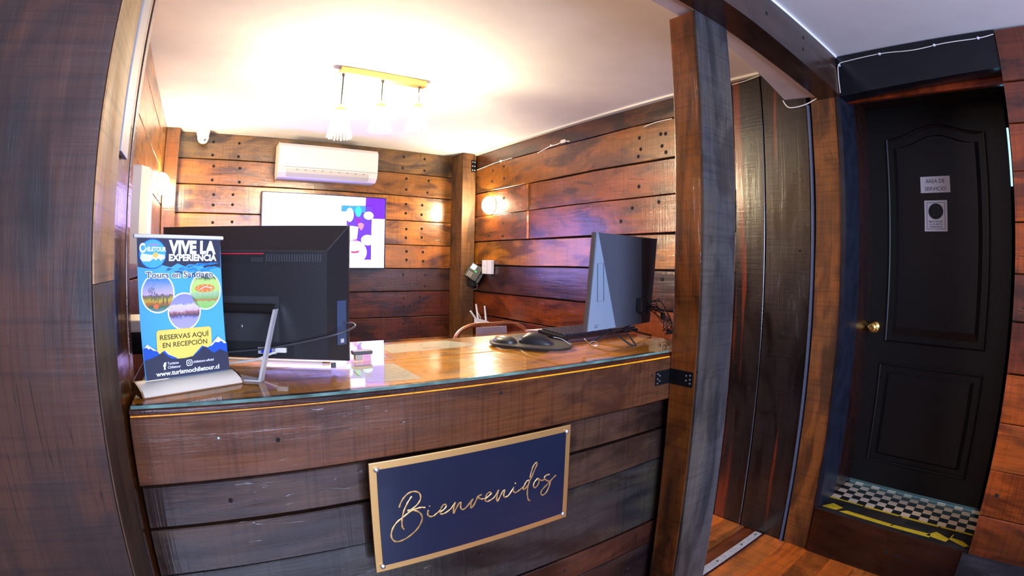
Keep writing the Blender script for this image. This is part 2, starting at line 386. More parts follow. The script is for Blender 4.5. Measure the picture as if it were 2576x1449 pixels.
# ------------------------------------------------------------------ door recess, step, door
jm = mat('jamb_blue', (.013, .016, .028), .3, noise=.6, nscale=14, bump=.3)
jamb = MB().box((XR-.010, .782, -1.116), (2.56, .806, .85)).build('door_jamb', jm); tag(jamb, 'blue-black painted board lining the left side of the door recess', 'door jamb')
jamb2 = MB().box((2.56, .784, -1.116), (2.83, .806, .885)).build('door_jamb', wood('z', 'varnish'), color='3a1a16'); tag(jamb2, 'dark red-brown inner board between the blue jamb and the black door', 'door jamb')
lint = MB()
lint.prism([(XR-.035, .775, .845), (XR-.035, .775, .868), (XR-.035, -3.05, .905), (XR-.035, -3.05, .88), (XR-.035, .0, .845)][::-1], (.03, 0, 0))
lint = MB()
lint.prism([(XR-.012, .778, .816), (XR-.012, .778, 1.012), (XR-.012, .027, 1.012), (XR-.012, .027, .846)], (.10, 0, 0))
lint = lint.build('door_lintel', mat('black_paint', (.006, .007, .010), .2, noise=.3, nscale=8, bump=.35)); tag(lint, 'glossy black painted beam over the service door, with a white cable along it', 'lintel')
so = MB().box((2.45, .02, .872), (2.82, .80, .886)).build('soffit_board', wood('y', 'varnish'), color='3c1a10'); tag(so, 'brown board under the ceiling of the door recess', 'board')
so2 = MB().box((2.452, .022, .812), (2.478, .780, .871)).build('soffit_board', wood('y', 'varnish'), color='9a4018'); tag(so2, 'narrow orange-brown board just behind the black lintel', 'board')
# step with mosaic
st = MB().box((XR-.012, .018, ZF), (XR+.02, .800, -1.124)).build('door_step', wood('y', 'varnish'), color='331a16'); tag(st, 'dark brown raised step in front of the black door, topped with black and cream mosaic', 'step')
MB().box((XR+.02, .022, ZF), (2.86, .798, -1.124)).build('step_body', black_back, st)
MB().box((XR-.014, .020, -1.124), (2.51, .800, -1.119)).build('worn_edge_board', wood('y', 'raw'), st, color='3a3230')
tk = mat('tile_cream', (.72, .53, .36), .35); tb = mat('tile_black', (.012, .011, .011), .3)
T = {}
for key, m_ in (('c', tk), ('b', tb)):
    o = MB().box((-.0228, -.0228, 0), (.0228, .0228, .006), bev=.0012).build('tile', m_, st, org=(0, 0, 0)); T[key] = o
first = {'c': True, 'b': True}
for i in range(6):
    for j in range(16):
        key = 'c' if (i+j) % 2 else 'b'
        x = 2.537+i*.0474; y = .049+j*.0474
        if y > .79: continue
        if first[key]: o = T[key]; first[key] = False
        else: o = T[key].copy(); COL.objects.link(o); o.parent = st
        o.location = Vector((x, y, -1.124)) - ORG[st]
yt = mat('yellow_tape', (.62, .42, .02), .4, noise=.3, nscale=60)
for pts in ([(2.497, .795), (2.512, .795), (2.512, .60), (2.500, .60)], [(2.496, .59), (2.512, .59), (2.512, .40), (2.498, .41)], [(2.494, .39), (2.512, .39), (2.512, .20), (2.496, .20)], [(2.497, .19), (2.512, .19), (2.512, .03), (2.496, .03)],
            [(2.372, .775), (2.44, .74), (2.42, .68), (2.375, .70)], [(2.368, .68), (2.40, .65), (2.392, .40), (2.362, .42)], [(2.362, .42), (2.392, .41), (2.40, .22), (2.365, .22)], [(2.38, .24), (2.44, .20), (2.40, .13), (2.365, .14)], [(2.40, .13), (2.46, .12), (2.38, .03), (2.362, .05)]):
    MB().prism([(x, y, -1.1185) for x, y in pts], (0, 0, .001)).build('tape_strip', yt, st)
bt = mat('black_tape', (.015, .015, .013), .35)
for pts in ([(2.425, .70), (2.475, .66), (2.46, .58), (2.415, .61)], [(2.43, .36), (2.478, .34), (2.47, .22), (2.42, .24)], [(2.42, .12), (2.482, .11), (2.47, .05), (2.41, .06)]):
    MB().prism([(x, y, -1.1183) for x, y in pts], (0, 0, .001)).build('tape_strip', bt, st)
for y, z in ((.40, -1.235), (.34, -1.24), (.28, -1.25), (.36, -1.29)): stud('nail_hole', st, (XR-.012, y, z), (-1, 0, 0), .008, mat('hole_black', (.006,)*3, .9))

# door leaf
XD = 2.80
bd = mat('door_black', (.010, .008, .007), .42, noise=.25, nscale=40, bump=.05)
door = MB().box((XD, .045, -1.108), (XD+.04, .812, .880), bev=.002).build('door_1', bd); tag(door, kind='structure')
def arch(y0, y1, z0, zs, zt, n=14):
    pts = [(y0, z0), (y1, z0)]
    for k in range(n+1):
        t = k/n; y = y1+(y0-y1)*t; s = abs(2*t-1); pts.append((y, zs+(zt-zs)*(0.5+0.5*math.cos(math.pi*min(1, s*1.12)))))
    return pts
def panel(out, inn):
    mb = MB()
    ring = [(XD-.004, y, z) for y, z in out]; mb.tube(ring, .008, 6, closed=True); o = mb.build('moulding', bd, door, smooth=True)
    n = len(inn); cy = sum(p[0] for p in inn)/n; cz = sum(p[1] for p in inn)/n
    sh = lambda p, d: (cy+(p[0]-cy)*(1-d/abs(.26)), cz+(p[1]-cz)*(1-d/.45))
    vs = [(XD, y, z) for y, z in inn]+[(XD-.010, *sh(p, .022)) for p in inn]
    fs = [(i, (i+1) % n, (i+1) % n+n, i+n) for i in range(n)]+[tuple(range(n, 2*n))]
    MB().add(vs, fs).build('raised_panel', bd, door)
panel(arch(.161, .684, -.333, .700, .752), arch(.195, .650, -.300, .655, .705))
panel([(.155, -.97), (.700, -.97), (.700, -.455), (.155, -.455)], [(.19, -.935), (.665, -.935), (.665, -.49), (.19, -.49)])
Mx = Matrix.Translation((XD, .752, -.269)) @ Matrix.Rotation(math.radians(-90), 4, 'Y')
kn = MB().lathe([(.031, 0), (.031, .004), (.024, .010), (.012, .016), (.011, .034), (.018, .040), (.025, .052), (.025, .062), (.017, .069), (.006, .070), (.001, .067)], Mx, 24).build('door_knob', brass, door, smooth=True)
gl = mat('door_gap_light', (.1, .3, .5), .5, emit=(.25, .65, 1.0), es=1.5)
# hinge side daylight gap
hg = MB().box((XD+.030, .034, .44), (XD+.034, .044, .72)).build('daylight_gap', gl, door)
# daylight creeping under the door
area('door_gap_daylight', (2.855, .43, -1.112), (0, math.radians(90), 0), .010, .74, .12, (.45, .8, 1.0))
# door signs
paper = mat('sign_paper', (.88, .84, .84), .55); ink = mat('ink_dark', (.02, .018, .025), .6); inkb = mat('ink_black', (.008, .01, .01), .5)
s1 = MB().box((XD-.0125, .354, .413), (XD-.0105, .510, .494)).build('area_sign', paper); tag(s1, 'white paper label reading area de servicio on the black door', 'sign')
M1 = frame((XD-.0128, .432, .466), (0, -1, 0))
def wallframe(x, y, z): # text facing -x, reading direction -y
    return Matrix(((0, 0, -1, x), (-1, 0, 0, y), (0, 1, 0, z), (0, 0, 0, 1)))
text('lettering', 'ÁREA DE', wallframe(XD-.0125, .432, .461), .019, ink, s1, .100, .0, align='CENTER')
text('lettering', 'SERVICIO', wallframe(XD-.0125, .432, .423), .019, ink, s1, .112, .0, align='CENTER')
s2 = MB().box((XD-.0125, .373, .223), (XD-.0105, .493, .375)).build('door_closed_sign', paper); tag(s2, 'white notice with a black disc, mantener la puerta cerrada, below the paper label', 'sign')
F = wallframe(XD-.0125, .433, .299)
flat('disc', ellipse(0, .022, .039, .039), F, inkb, s2)
mb = MB()
for x0, y0, x1, y1 in ((-.048, -.066, .048, -.064), (-.048, .064, .048, .066), (-.048, -.066, -.046, .066), (.046, -.066, .048, .066)): mb.prism([F @ Vector((x, y, .0004)) for x, y in ((x0, y0), (x1, y0), (x1, y1), (x0, y1))], (-.0003, 0, 0))
mb.build('border', ink, s2)
mb = MB(); dm = mat('disc_line', (.035, .035, .035), .5)
for x0, y0, x1, y1 in ((-.012, .004, -.010, .046), (.010, .004, .012, .046), (-.012, .044, .012, .046), (-.020, .002, .020, .004)): mb.prism([F @ Vector((x, y, .001)) for x, y in ((x0, y0), (x1, y0), (x1, y1), (x0, y1))], (-.0003, 0, 0))
mb.build('door_symbol', dm, s2)
for t_, z_ in (('MANTENER', -.032), ('LA PUERTA', -.045), ('CERRADA', -.058)): text('lettering', t_, F @ Matrix.Translation((0, z_, 0)), .008, ink, s2, .072, .012, align='CENTER')

# wooden block at the foot of the wall
blk = MB().box((2.02, -1.3, ZF), (2.335, .050, -1.128), bev=.003).build('plinth_box', wood('y', 'raw'), color='3a3a44'); tag(blk, 'grey-blue timber box standing at the wall foot right of the door step', 'box')

# ------------------------------------------------------------------ beam, soffit and posts
bm_ = MB()
vs = []
for x, zb in ((-2.2, .875), (1.5, .850), (2.345, .818)):
    vs += [(x, .780, zb+.0), (x, .892, zb), (x, .892, ZC), (x, .780, ZC)]
fs = []
for i in range(2): fs += [(i*4+k, i*4+(k+1) % 4, (i+1)*4+(k+1) % 4, (i+1)*4+k) for k in range(4)]
fs += [(0, 1, 2, 3), (11, 10, 9, 8)]
bm_.add(vs, fs); beam = bm_.build('ceiling_beam', wood('x', 'varnish'), color='44302e'); tag(beam, 'dark brown timber ceiling beam running above the reception counter to the door', 'beam')
for x, z in ((1.62, .93), (1.93, .90), (1.95, .96), (1.45, .95), (2.10, .90)): stud('nail_hole', beam, (x, .780, z), (0, -1, 0), .008, mat('hole_black', (.006,)*3, .9))
sl = MB().prism([(-.16, .892, .862), (1.25, .892, .862), (XR-.002, .892, .835), (XR-.002, 1.078, .850), (1.955, 1.018, .860), (1.61, .975, .862), (-.16, .950, .862)], (0, 0, ZC-.862+.0)).build('soffit', mat('soffit_plaster', (.60, .52, .50), .8, noise=.1, nscale=10)); tag(sl, 'pale plastered strip of ceiling box behind the dark beam', 'soffit')
PLANE = 'y'
def post(name, lo, hi, col, label, kind='varnish', frontcol=None, parts=()):
    t = MB().box(lo, hi, bev=.004).build(name, wood('z', kind), color=col); return tag(t, label, 'post')
pst = empty('timber_post', (1.405, .95, ZF), 'tall square timber post at the right end of the counter, carrying the beam', 'post')
MB().box((1.31, .898, ZF), (1.50, .998, .848), bev=.003).build('post_core', wood('z', 'varnish'), pst, color='96551e')
MB().box((1.312, .889, ZF), (1.502, .898, .850)).build('front_board', wood('z', 'raw'), pst, color='5a5a60')
# left foreground posts and boards
lp = MB().box((-.62, .752, ZF), (-.160, .925, ZC-.002), bev=.004).build('timber_post', wood('z', 'raw'), color='52301e'); tag(lp, 'huge rough brown timber post filling the left foreground', 'post')
MB().box((-.1598, .7555, -.03), (-.1570, .923, ZC-.003)).build('lit_shaded_side', wood('z', 'raw'), lp, color='d8ac74')  # upper part: room light on the post side put into its pale colour
MB().box((-.1598, .7555, ZF), (-.1575, .923, -.031)).build('lit_shaded_side', wood('z', 'raw'), lp, color='5c442c')  # lower part: shade on the same side put into its darker colour
l2 = MB().box((-.50, .932, ZF), (-.166, 1.118, ZC-.002), bev=.003).build('timber_board', wood('z', 'varnish'), color='80501e'); tag(l2, 'orange-brown upright board directly behind the big left foreground post', 'board')
l3 = MB().box((-.50, 1.150, ZF), (-.167, 1.190, ZC-.002), bev=.002).build('timber_board', wood('z', 'varnish'), color='8a5444'); tag(l3, 'thin pinkish brown trim board edging the left side of the opening', 'board')
MB_ = MB().box((-.50, 1.119, ZF), (-.185, 1.149, ZC-.002)).build('shadow_gap', black_back); tag(MB_, 'dark filler strip between the two left trim boards', 'strip')
gs = MB().box((-.165, .938, .186), (-.156, 1.020, .855), bev=.002).build('grey_channel', mat('grey_pvc', (.42, .42, .44), .4)); tag(gs, 'grey plastic channel fixed down the side of the left post, ending above the counter', 'cable channel')
# corner posts at the back
cp1 = MB().box((2.200, 4.030, ZF), (2.338, YB-.002, ZC-.002), bev=.004).build('corner_post', wood('z', 'raw'), color='84603c'); tag(cp1, 'brown timber corner post between back wall and right wall', 'post')
cp2 = MB().box((XL+.002, 4.13, ZF), (-.236, YB-.002, ZC-.002), bev=.004).build('corner_post', wood('z', 'varnish'), color='8a5c34'); tag(cp2, 'brown timber corner post in the back left corner below the camera dome', 'post')

# ------------------------------------------------------------------ counter
ct = empty('reception_counter', (.67, 1.3, ZF), 'long reception counter faced with reclaimed dark planks, glass sheet on top', 'counter')
XA, XB = -.158, 1.50
plank(ct, 'x', XA, XB, -.2835, -.2705, 1.002, .04, '5c3020', name='edge_board', jit=.0008, seed=601)
plank(ct, 'x', XA, XB, -.424, -.286, 1.000, .05, '6e4834', [(.13, -.352, .005), (1.22, -.335, .005), (.66, -.31, .004)], seed=602)
CF = [(-.532, -.438, 1.030, '54403c'), (-.644, -.537, 1.026, '50403e'), (-.883, -.649, 1.030, '3e4046'), (-.977, -.888, 1.026, '54322a'), (-1.12, -.982, 1.03, '3a2c2e'), (ZF, -1.125, 1.028, '34282a')]
stud('washer', ct, (.011, 1.000, -.337), (0, -1, 0), .0035, mat('washer_zinc', (.25, .32, .31), .4, .6), .0015, True)
for i, (lo, hi, y, c) in enumerate(CF): plank(ct, 'x', XA, XB, lo, hi, y, .03, c, [(.02+.3*i, (lo+hi)/2, .005)], seed=610+i)
MB().box((XA, 1.062, ZF), (XB, 1.60, -.290)).build('carcass', black_back, ct)
for i, (y0, y1, c) in enumerate(((1.004, 1.158, 'ffb42c'), (1.160, 1.318, 'ffc044'), (1.320, 1.470, 'ffba3c'), (1.472, 1.622, 'c08a50'))):
    o = MB().box((XA, y0+.001, -.290), (XB, y1-.001, -.2705-(.001 if i % 2 else 0)), bev=.001).build('top_board', wood('x', 'top'), ct, color=c)
gm = bpy.data.materials.new('clear_glass'); gm.use_nodes = True; nt = gm.node_tree; nt.nodes.remove(nt.nodes['Principled BSDF'])
tr = nt.nodes.new('ShaderNodeBsdfTransparent'); tr.inputs[0].default_value = (.97, .99, .975, 1)
go = nt.nodes.new('ShaderNodeBsdfGlossy'); go.inputs['Roughness'].default_value = .03; fr_ = nt.nodes.new('ShaderNodeFresnel'); fr_.inputs[0].default_value = 1.5
mxs = nt.nodes.new('ShaderNodeMixShader'); gb_ = nt.nodes.new('ShaderNodeNewGeometry'); om = nt.nodes.new('ShaderNodeMath'); om.operation = 'SUBTRACT'; om.inputs[0].default_value = 1.0; nt.links.new(gb_.outputs['Backfacing'], om.inputs[1])
fm = nt.nodes.new('ShaderNodeMath'); fm.operation = 'MULTIPLY'; nt.links.new(fr_.outputs[0], fm.inputs[0]); nt.links.new(om.outputs[0], fm.inputs[1]); nt.links.new(fm.outputs[0], mxs.inputs[0]); nt.links.new(tr.outputs[0], mxs.inputs[1]); nt.links.new(go.outputs[0], mxs.inputs[2])
nt.links.new(mxs.outputs[0], nt.nodes['Material Output'].inputs[0])
gs_ = MB().box((XA+.004, 1.000, -.2698), (1.498, 1.618, -.262), bev=.0008).build('glass_sheet', gm); tag(gs_, 'clear glass sheet lying on the wooden counter top', 'glass')
MB().box((XA+.004, .9985, -.2692), (1.30, .9995, -.2628)).build('polished_edge', mat('glass_edge', (.16, .30, .24), .2, noise=.8, nscale=14), gs_)
# papers under the glass, modelled on the boards
pm = mat('paper_cream', (.78, .72, .58), .6, noise=.12, nscale=90)
p1 = MB().prism([(.361, 1.261, -.2705), (.353, 1.082, -.2705), (.483, 1.070, -.2705), (.488, 1.268, -.2705)], (0, 0, .0006)).build('paper_sheet', pm); tag(p1, 'cream printed sheet under the glass near the front edge', 'paper')
ln = MB()
for k_ in range(9): ln.box((.375, 1.10+k_*.017, -.2699), (.375+random.choice((.09, .075, .1)), 1.103+k_*.017, -.26985))
ln.build('print_line', mat('grey_print', (.45, .40, .35), .7), p1)
p2 = MB().prism([(.535, 1.467, -.2705), (.538, 1.413, -.2705), (.849, 1.437, -.2705), (.846, 1.490, -.2705), (.801, 1.576, -.2705), (.560, 1.570, -.2705)], (0, 0, .0006)).build('paper_sheet', pm); tag(p2, 'long cream sheet under the glass along the back edge', 'paper')
MB().box((.66, 1.44, -.2699), (.72, 1.47, -.2698)).build('print_block', mat('tan_print', (.50, .38, .28), .7), p2)
# angle brackets
def bracket(o, x, col_label):
    pass
br = empty('angle_bracket', (1.31, 1.0, -.37), 'black metal angle bracket joining counter plank to the tall post', 'bracket')
bk = mat('black_metal', (.012, .012, .014), .35, .6)
MB().box((1.237, .9965, -.371), (1.309, .9995, -.325)).build('plate', bk, br); MB().box((1.306, .905, -.371), (1.3095, .9995, -.322)).build('plate', bk, br)
sg_ = mat('screw_grey', (.45, .45, .48), .35, .9)
for x, z in ((1.246, -.334), (1.246, -.350), (1.246, -.364), (1.256, -.340), (1.256, -.357)): stud('screw', br, (x, .9965, z), (0, -1, 0), .0032, sg_, .0015, True)
for y, z in ((.915, -.333), (.915, -.346), (.915, -.359), (.930, -.336), (.930, -.351)): stud('screw', br, (1.306, y, z), (-1, 0, 0), .0032, sg_, .0015, True)
br2 = empty('angle_bracket', (2.25, 4.02, .84), 'small black bracket high on the corner post below the ceiling', 'bracket')
MB().box((2.285, 4.0265, .845), (2.336, 4.0295, .955)).build('plate', bk, br2)
for x in (2.300, 2.322):
    for z in (.862, .90, .938): stud('screw', br2, (x, 4.0265, z), (0, -1, 0), .005, white_pl, .002, True)

# ------------------------------------------------------------------ welcome sign
sg = empty('welcome_sign', (.6, .99, -.706), 'navy plaque with gold border reading Bienvenidos on the counter front', 'sign')
X0, X1, Z0, Z1 = .317, .880, -.708, -.427
MB().box((X0, .990, Z0), (X1, .996, Z1), bev=.0012).build('gold_border', gold, sg)
MB().box((X0+.017, .9885, Z0+.017), (X1-.017, .9899, Z1-.017)).build('panel', mat('navy_gloss', (.006, .011, .030), .30, noise=.1, nscale=20, coat=.3), sg)
SIGN = [[(4147,-5239),(4078,-5317),(4009,-5420),(3938,-5557),(3889,-5717),(3871,-5852),(3876,-5975),(3913,-6046)],[(3822,-5454),(3868,-5338),(3953,-5223),(4070,-5139),(4200,-5122),(4313,-5174),(4362,-5278),(4338,-5391),(4251,-5492),(4150,-5554),(4050,-5591),(4018,-5579)],[(4018,-5579),(4148,-5597),(4278,-5662),(4357,-5759),(4378,-5870),(4331,-6000),(4242,-6120),(4102,-6228),(3948,-6306),(3798,-6339),(3684,-6318),(3608,-6227),(3592,-6099),(3641,-5954),(3746,-5822),(3880,-5741),(4014,-5660),(4131,-5601),(4281,-5576),(4381,-5577),(4464,-5601)],[(4545,-5682),(4526,-5747),(4532,-5819),(4590,-5869),(4676,-5873),(4763,-5823),(4852,-5765)],[(4583,-5577),(4575,-5601)],[(4850,-5809),(4938,-5777),(5010,-5706),(5002,-5651),(4942,-5636),(4870,-5725),(4842,-5807),(4866,-5867),(4953,-5879),(5078,-5830),(5167,-5763),(5258,-5642)],[(5258,-5642),(5221,-5758),(5201,-5879),(5209,-5935),(5273,-5825),(5365,-5695),(5410,-5697),(5400,-5785),(5426,-5882),(5508,-5885),(5618,-5803),(5739,-5670)],[(5745,-5670),(5689,-5783),(5688,-5911),(5763,-5857),(5838,-5730),(5894,-5634),(5988,-5621)],[(5894,-5652),(5950,-5725),(6026,-5749),(6102,-5754)],[(6102,-5760),(6197,-5710),(6273,-5655),(6235,-5609),(6158,-5627),(6101,-5723),(6102,-5815),(6179,-5853),(6294,-5818),(6372,-5773),(6487,-5607)],[(6487,-5598),(6449,-5737),(6431,-5881),(6471,-5911),(6548,-5780),(6626,-5669),(6676,-5673),(6647,-5768),(6669,-5859),(6769,-5856),(6849,-5782),(6947,-5657)],[(6947,-5638),(6929,-5727),(6992,-5810),(7094,-5789),(7197,-5739),(7279,-5702)],[(6999,-5529),(6992,-5564)],[(7444,-5572),(7359,-5570),(7279,-5683),(7250,-5771),(7303,-5785),(7385,-5710),(7445,-5611)],[(7452,-5498),(7499,-5321),(7557,-5184),(7640,-5110),(7674,-5155),(7624,-5256),(7505,-5492),(7444,-5592),(7388,-5788),(7383,-5960),(7420,-6127),(7487,-6184)],[(7723,-5584),(7618,-5654),(7579,-5760),(7625,-5830),(7710,-5793),(7760,-5690),(7723,-5584),(7836,-5670),(7969,-5665)],[(8109,-5564),(8008,-5558),(7933,-5617),(8016,-5716),(8132,-5785),(8115,-5899),(8032,-6056),(7923,-6126),(7843,-6084),(7850,-5987),(7957,-5897),(8088,-5813),(8218,-5709),(8329,-5638)]]
lt = MB()
for s in SIGN:
    P = spline([(x/10000, 0, z/10000) for x, z in s], 5)
    n = len(P); rs = [.0021+.0008*math.sin(i*.9)*.5 for i in range(n)]
    a = MB().tube([p for p in P], rs, 6)
    for v in a.v: v.y = .9880 + v.y*.35
    lt.add(a.v, a.f)
lt.build('lettering', gold, sg, smooth=True)
for x in (X0+.016, X1-.016):
    for z in (Z0+.016, Z1-.016):
        MB().lathe([(.0062, 0), (.0062, .003), (.004, .0052), (.0005, .0058)], Matrix.Translation((x, .9885, z)) @ Matrix.Rotation(math.radians(90), 4, 'X'), 16).build('screw_cap', mat('silver_cap', (.75, .75, .78), .25, .9), sg, smooth=True)

# ------------------------------------------------------------------ roll-up banner
D = Vector((.917, .399, 0)).normalized(); Nn = Vector((.399, -.917, 0)).normalized()   # along, towards viewer
P0 = Vector((-.13, 1.046, -.262)) - Nn*.045
MBn = Matrix(((D.x, 0, Nn.x, P0.x), (D.y, 0, Nn.y, P0.y), (0, 1, 0, P0.z), (0, 0, 0, 1)))  # x along, y up, z towards viewer
bn = empty('rollup_banner', P0+D*.105, 'small roll-up tour banner with blue print standing on the glass', 'banner')
cs = MB(); prof = [(-.030, 0), (.046, 0), (.050, .003), (.040, .012), (.022, .019), (.004, .023), (-.014, .023), (-.026, .016)]
cs.prism([MBn @ Vector((-.003, h, z)) for z, h in prof], D*.226); cs.build('base_cassette', mat('satin_alu', (.90, .80, .62), .38, .1), bn, smooth=True)
for u in (-.006, .223):
    e_ = MB(); e_.prism([MBn @ Vector((u, h*1.04, z*1.04)) for z, h in prof], D*.004); e_.build('end_cap', mat('chrome', (.55, .55, .58), .12, 1.0), bn)
sh = lambda h: .012*(h/.31)   # the sheet leans slightly
bw0 = lambda v: .020-.0115*v/.313; 
def BP(u, v):
    # the photo shows the sheet leaning a little; shear it the same way
    return (u, v)
sheet = [(.019, .024), (.214, .024), (.2005, .310), (.0095, .310)]
blue = mat('banner_blue', (.08, .42, .85), .5); navy = mat('banner_navy', (.030, .034, .062), .5)
flat('banner_sheet', sheet, MBn, blue, bn, 0, .0006)
hd = [(.0120, .2515), (.04, .247), (.06, .256), (.085, .250), (.10, .258), (.125, .249), (.15, .256), (.17, .246), (.186, .252), (.2015, .2475), (.2005, .310), (.0095, .310)]
flat('header_print', hd, MBn, navy, bn, .0008)
bs = MB(); rnd = random.Random(3)
for k_ in range(16):
    u = .078+rnd.random()*.095; v = .240+rnd.random()*.016; l = .012+rnd.random()*.03; h = .0008+rnd.random()*.0014
    pts = [(u, v-h), (u+l*.5, v-h*1.4+l*.05), (u+l, v+l*.10), (u+l*.4, v+h+l*.06)]
    bs.prism([MBn @ Vector((x, y, .0013)) for x, y in pts], Nn*.0003)
bs.build('brush_stroke', mat('brush_blue', (.04, .30, .75), .5), bn)
br_ = MB()
for k_ in range(14):
    u = .070+rnd.random()*.10; v = .236+rnd.random()*.012; l = .006+rnd.random()*.014; h = .0006+rnd.random()*.001
    pts = [(u, v-h), (u+l, v+l*.1), (u+l*.4, v+h+l*.06)]
    br_.prism([MBn @ Vector((x, y, .0012)) for x, y in pts], Nn*.0003)
br_.build('brush_speck', navy, bn)
flat('logo_rim', ellipse(.0443, .2770, .0300, .0300), MBn, mat('rim_blue', (.01, .10, .55), .5), bn, .0014)
flat('logo_disc', ellipse(.0443, .2770, .0282, .0282), MBn, mat('disc_blue', (.07, .45, .88), .5), bn, .0018)
flat('logo_snow', [(.0165, .268), (.020, .278), (.030, .2765), (.040, .275), (.055, .277), (.070, .275), (.0715, .268), (.066, .266), (.062, .263), (.057, .268), (.050, .264), (.046, .268), (.038, .262), (.028, .262), (.022, .262)], MBn, white_print, bn, .0022)
flat('logo_sun', [(.043, .272), (.046, .279), (.053, .280), (.057, .275), (.051, .268), (.048, .270)], MBn, mat('sun_yellow', (.85, .60, .10), .5), bn, .0026)
text('lettering', 'TURISMO', MBn @ Matrix.Translation((.0335, .2935, 0)), .0035, mat('pink_print', (.75, .22, .45), .5), bn, .023, .02, .0026)
text('logo_lettering', 'C', MBn @ Matrix.Translation((.0145, .2800, 0)), .0175, white_print, bn, .0125, .05, .0031)
text('logo_lettering', 'HILETOUR', MBn @ Matrix.Translation((.0270, .2822, 0)), .0085, white_print, bn, .0465, .045, .0031)
text('lettering', 'VIVE LA', MBn @ Matrix.Translation((.0795, .2790, 0)), .0250, white_print, bn, .1100, .055, .0014)
text('lettering', 'EXPERIENCIA', MBn @ Matrix.Translation((.0802, .2635, 0)), .0128, white_print, bn, .1115, .050, .0014)
def photo(name, stops, seed, tilt=0.0, sc=90):
    m = bpy.data.materials.new(name); m.use_nodes = True; nt = m.node_tree; b = nt.nodes['Principled BSDF']; N = nt.nodes.new; L = nt.links.new
    tc = N('ShaderNodeTexCoord'); sp = N('ShaderNodeSeparateXYZ'); L(tc.outputs['Generated'], sp.inputs[0])
    n = N('ShaderNodeTexNoise'); n.inputs['Scale'].default_value = 7; n.inputs['Detail'].default_value = 5; n.noise_dimensions = '4D'; n.inputs['W'].default_value = seed; L(tc.outputs['Generated'], n.inputs['Vector'])
    ma = N('ShaderNodeMath'); ma.operation = 'MULTIPLY_ADD'; ma.inputs[1].default_value = .22; L(n.outputs['Fac'], ma.inputs[0]); L(sp.outputs['Z'], ma.inputs[2])
    sb = N('ShaderNodeMath'); sb.operation = 'SUBTRACT'; sb.inputs[1].default_value = .11; L(ma.outputs[0], sb.inputs[0])
    r = N('ShaderNodeValToRGB'); e = r.color_ramp.elements
    while len(e) < len(stops): e.new(.5)
    for k_, (p, c) in enumerate(stops): e[k_].position = p; e[k_].color = (*lin(c), 1)
    L(sb.outputs[0], r.inputs[0]); L(r.outputs[0], b.inputs['Base Color']); b.inputs['Roughness'].default_value = .5
    return m
PH = [(.0547, .1985, .0375, .0405, photo('photo_palms', [(0, '6f9aa0'), (.14, '4a6a40'), (.22, 'c06a28'), (.30, 'c8b030'), (.42, '6a5a48'), (.48, 'd0b4d8'), (.62, 'a8a8e8'), (.85, '4a8ae0')], 1.0)),
      (.1640, .2000, .0375, .0405, photo('photo_gardens', [(0, '8ec860'), (.18, '9ad070'), (.24, 'c07848'), (.30, '8ab868'), (.42, 'a8c898'), (.50, 'b8e070'), (.78, 'c0e078'), (.88, '406838')], 2.0))]
def oval(cx, cy, rx, ry, m):
    flat('photo_ring', ellipse(cx, cy, rx, ry), MBn, white_print, bn, .0034)
    flat('photo_print', ellipse(cx, cy, rx-.0032, ry-.0032), MBn, m, bn, .0038)
for a in PH: oval(*a)
pt = MB(); rnd = random.Random(5)
for cx, cy in ((.040, .205), (.046, .195), (.054, .189)):   # palm crowns and trunks in the first photo
    for a in range(7):
        t = a*math.pi*2/7+.3; pt.prism([MBn @ Vector((cx, cy, .0042)), MBn @ Vector((cx+.009*math.cos(t), cy+.006*math.sin(t), .0042)), MBn @ Vector((cx+.007*math.cos(t+.35), cy+.006*math.sin(t+.35), .0042))], Nn*.0002)
    pt.prism([MBn @ Vector((cx-.0006, cy-.022, .0042)), MBn @ Vector((cx+.0006, cy-.022, .0042)), MBn @ Vector((cx+.0003, cy, .0042))], Nn*.0002)
for cx in (.066, .0745): pt.prism([MBn @ Vector((cx-.002, .176, .0042)), MBn @ Vector((cx+.002, .176, .0042)), MBn @ Vector((cx, .201, .0042))], Nn*.0002)
pt.build('photo_trees', mat('tree_print', (.12, .12, .10), .6), bn)
flat('photo_flowerbed', ellipse(.050, .172, .006, .005, 12), MBn, mat('flower_print', (.80, .18, .05), .6), bn, .0042)
flat('photo_clock', ellipse(.1620, .2055, .0235, .0085, 24), MBn, mat('clock_print', (.82, .22, .06), .6), bn, .0042)
cf = MB()
for t in range(10):
    a = t*math.pi/5; cx, cy = .1620+.0185*math.cos(a), .2055+.0060*math.sin(a)
    cf.prism([MBn @ Vector((cx+.0022*math.cos(q), cy+.0016*math.sin(q), .0046)) for q in [k_*math.pi/3 for k_ in range(6)]], Nn*.0002)
cf.build('clock_marks', mat('marks_print', (.88, .60, .12), .6), bn)
hn = MB()
for (x0, y0, x1, y1) in ((.1500, .2030, .1625, .2090), (.1625, .2090, .1790, .2055)):
    dx, dy = x1-x0, y1-y0; l = math.hypot(dx, dy); ox, oy = -dy/l*.0008, dx/l*.0008
    hn.prism([MBn @ Vector(p) for p in ((x0+ox, y0+oy, .005), (x1+ox, y1+oy, .005), (x1-ox, y1-oy, .005), (x0-ox, y0-oy, .005))], Nn*.0002)
hn.build('clock_hands', white_print, bn)
oval(.1135, .1590, .0385, .0395, photo('photo_andes', [(0, 'b0a8e0'), (.30, 'a8a0e0'), (.40, '504858'), (.48, 'b07070'), (.54, 'd8c0d8'), (.68, 'e0d0e8'), (.72, '9a98e0'), (1, '8a90e0')], 3.0))
text('tour_outline', 'Tours en Santiago', MBn @ Matrix.Translation((.0265, .2290, 0)), .0125, white_print, bn, .156, .085, .0052, shear=-.02)
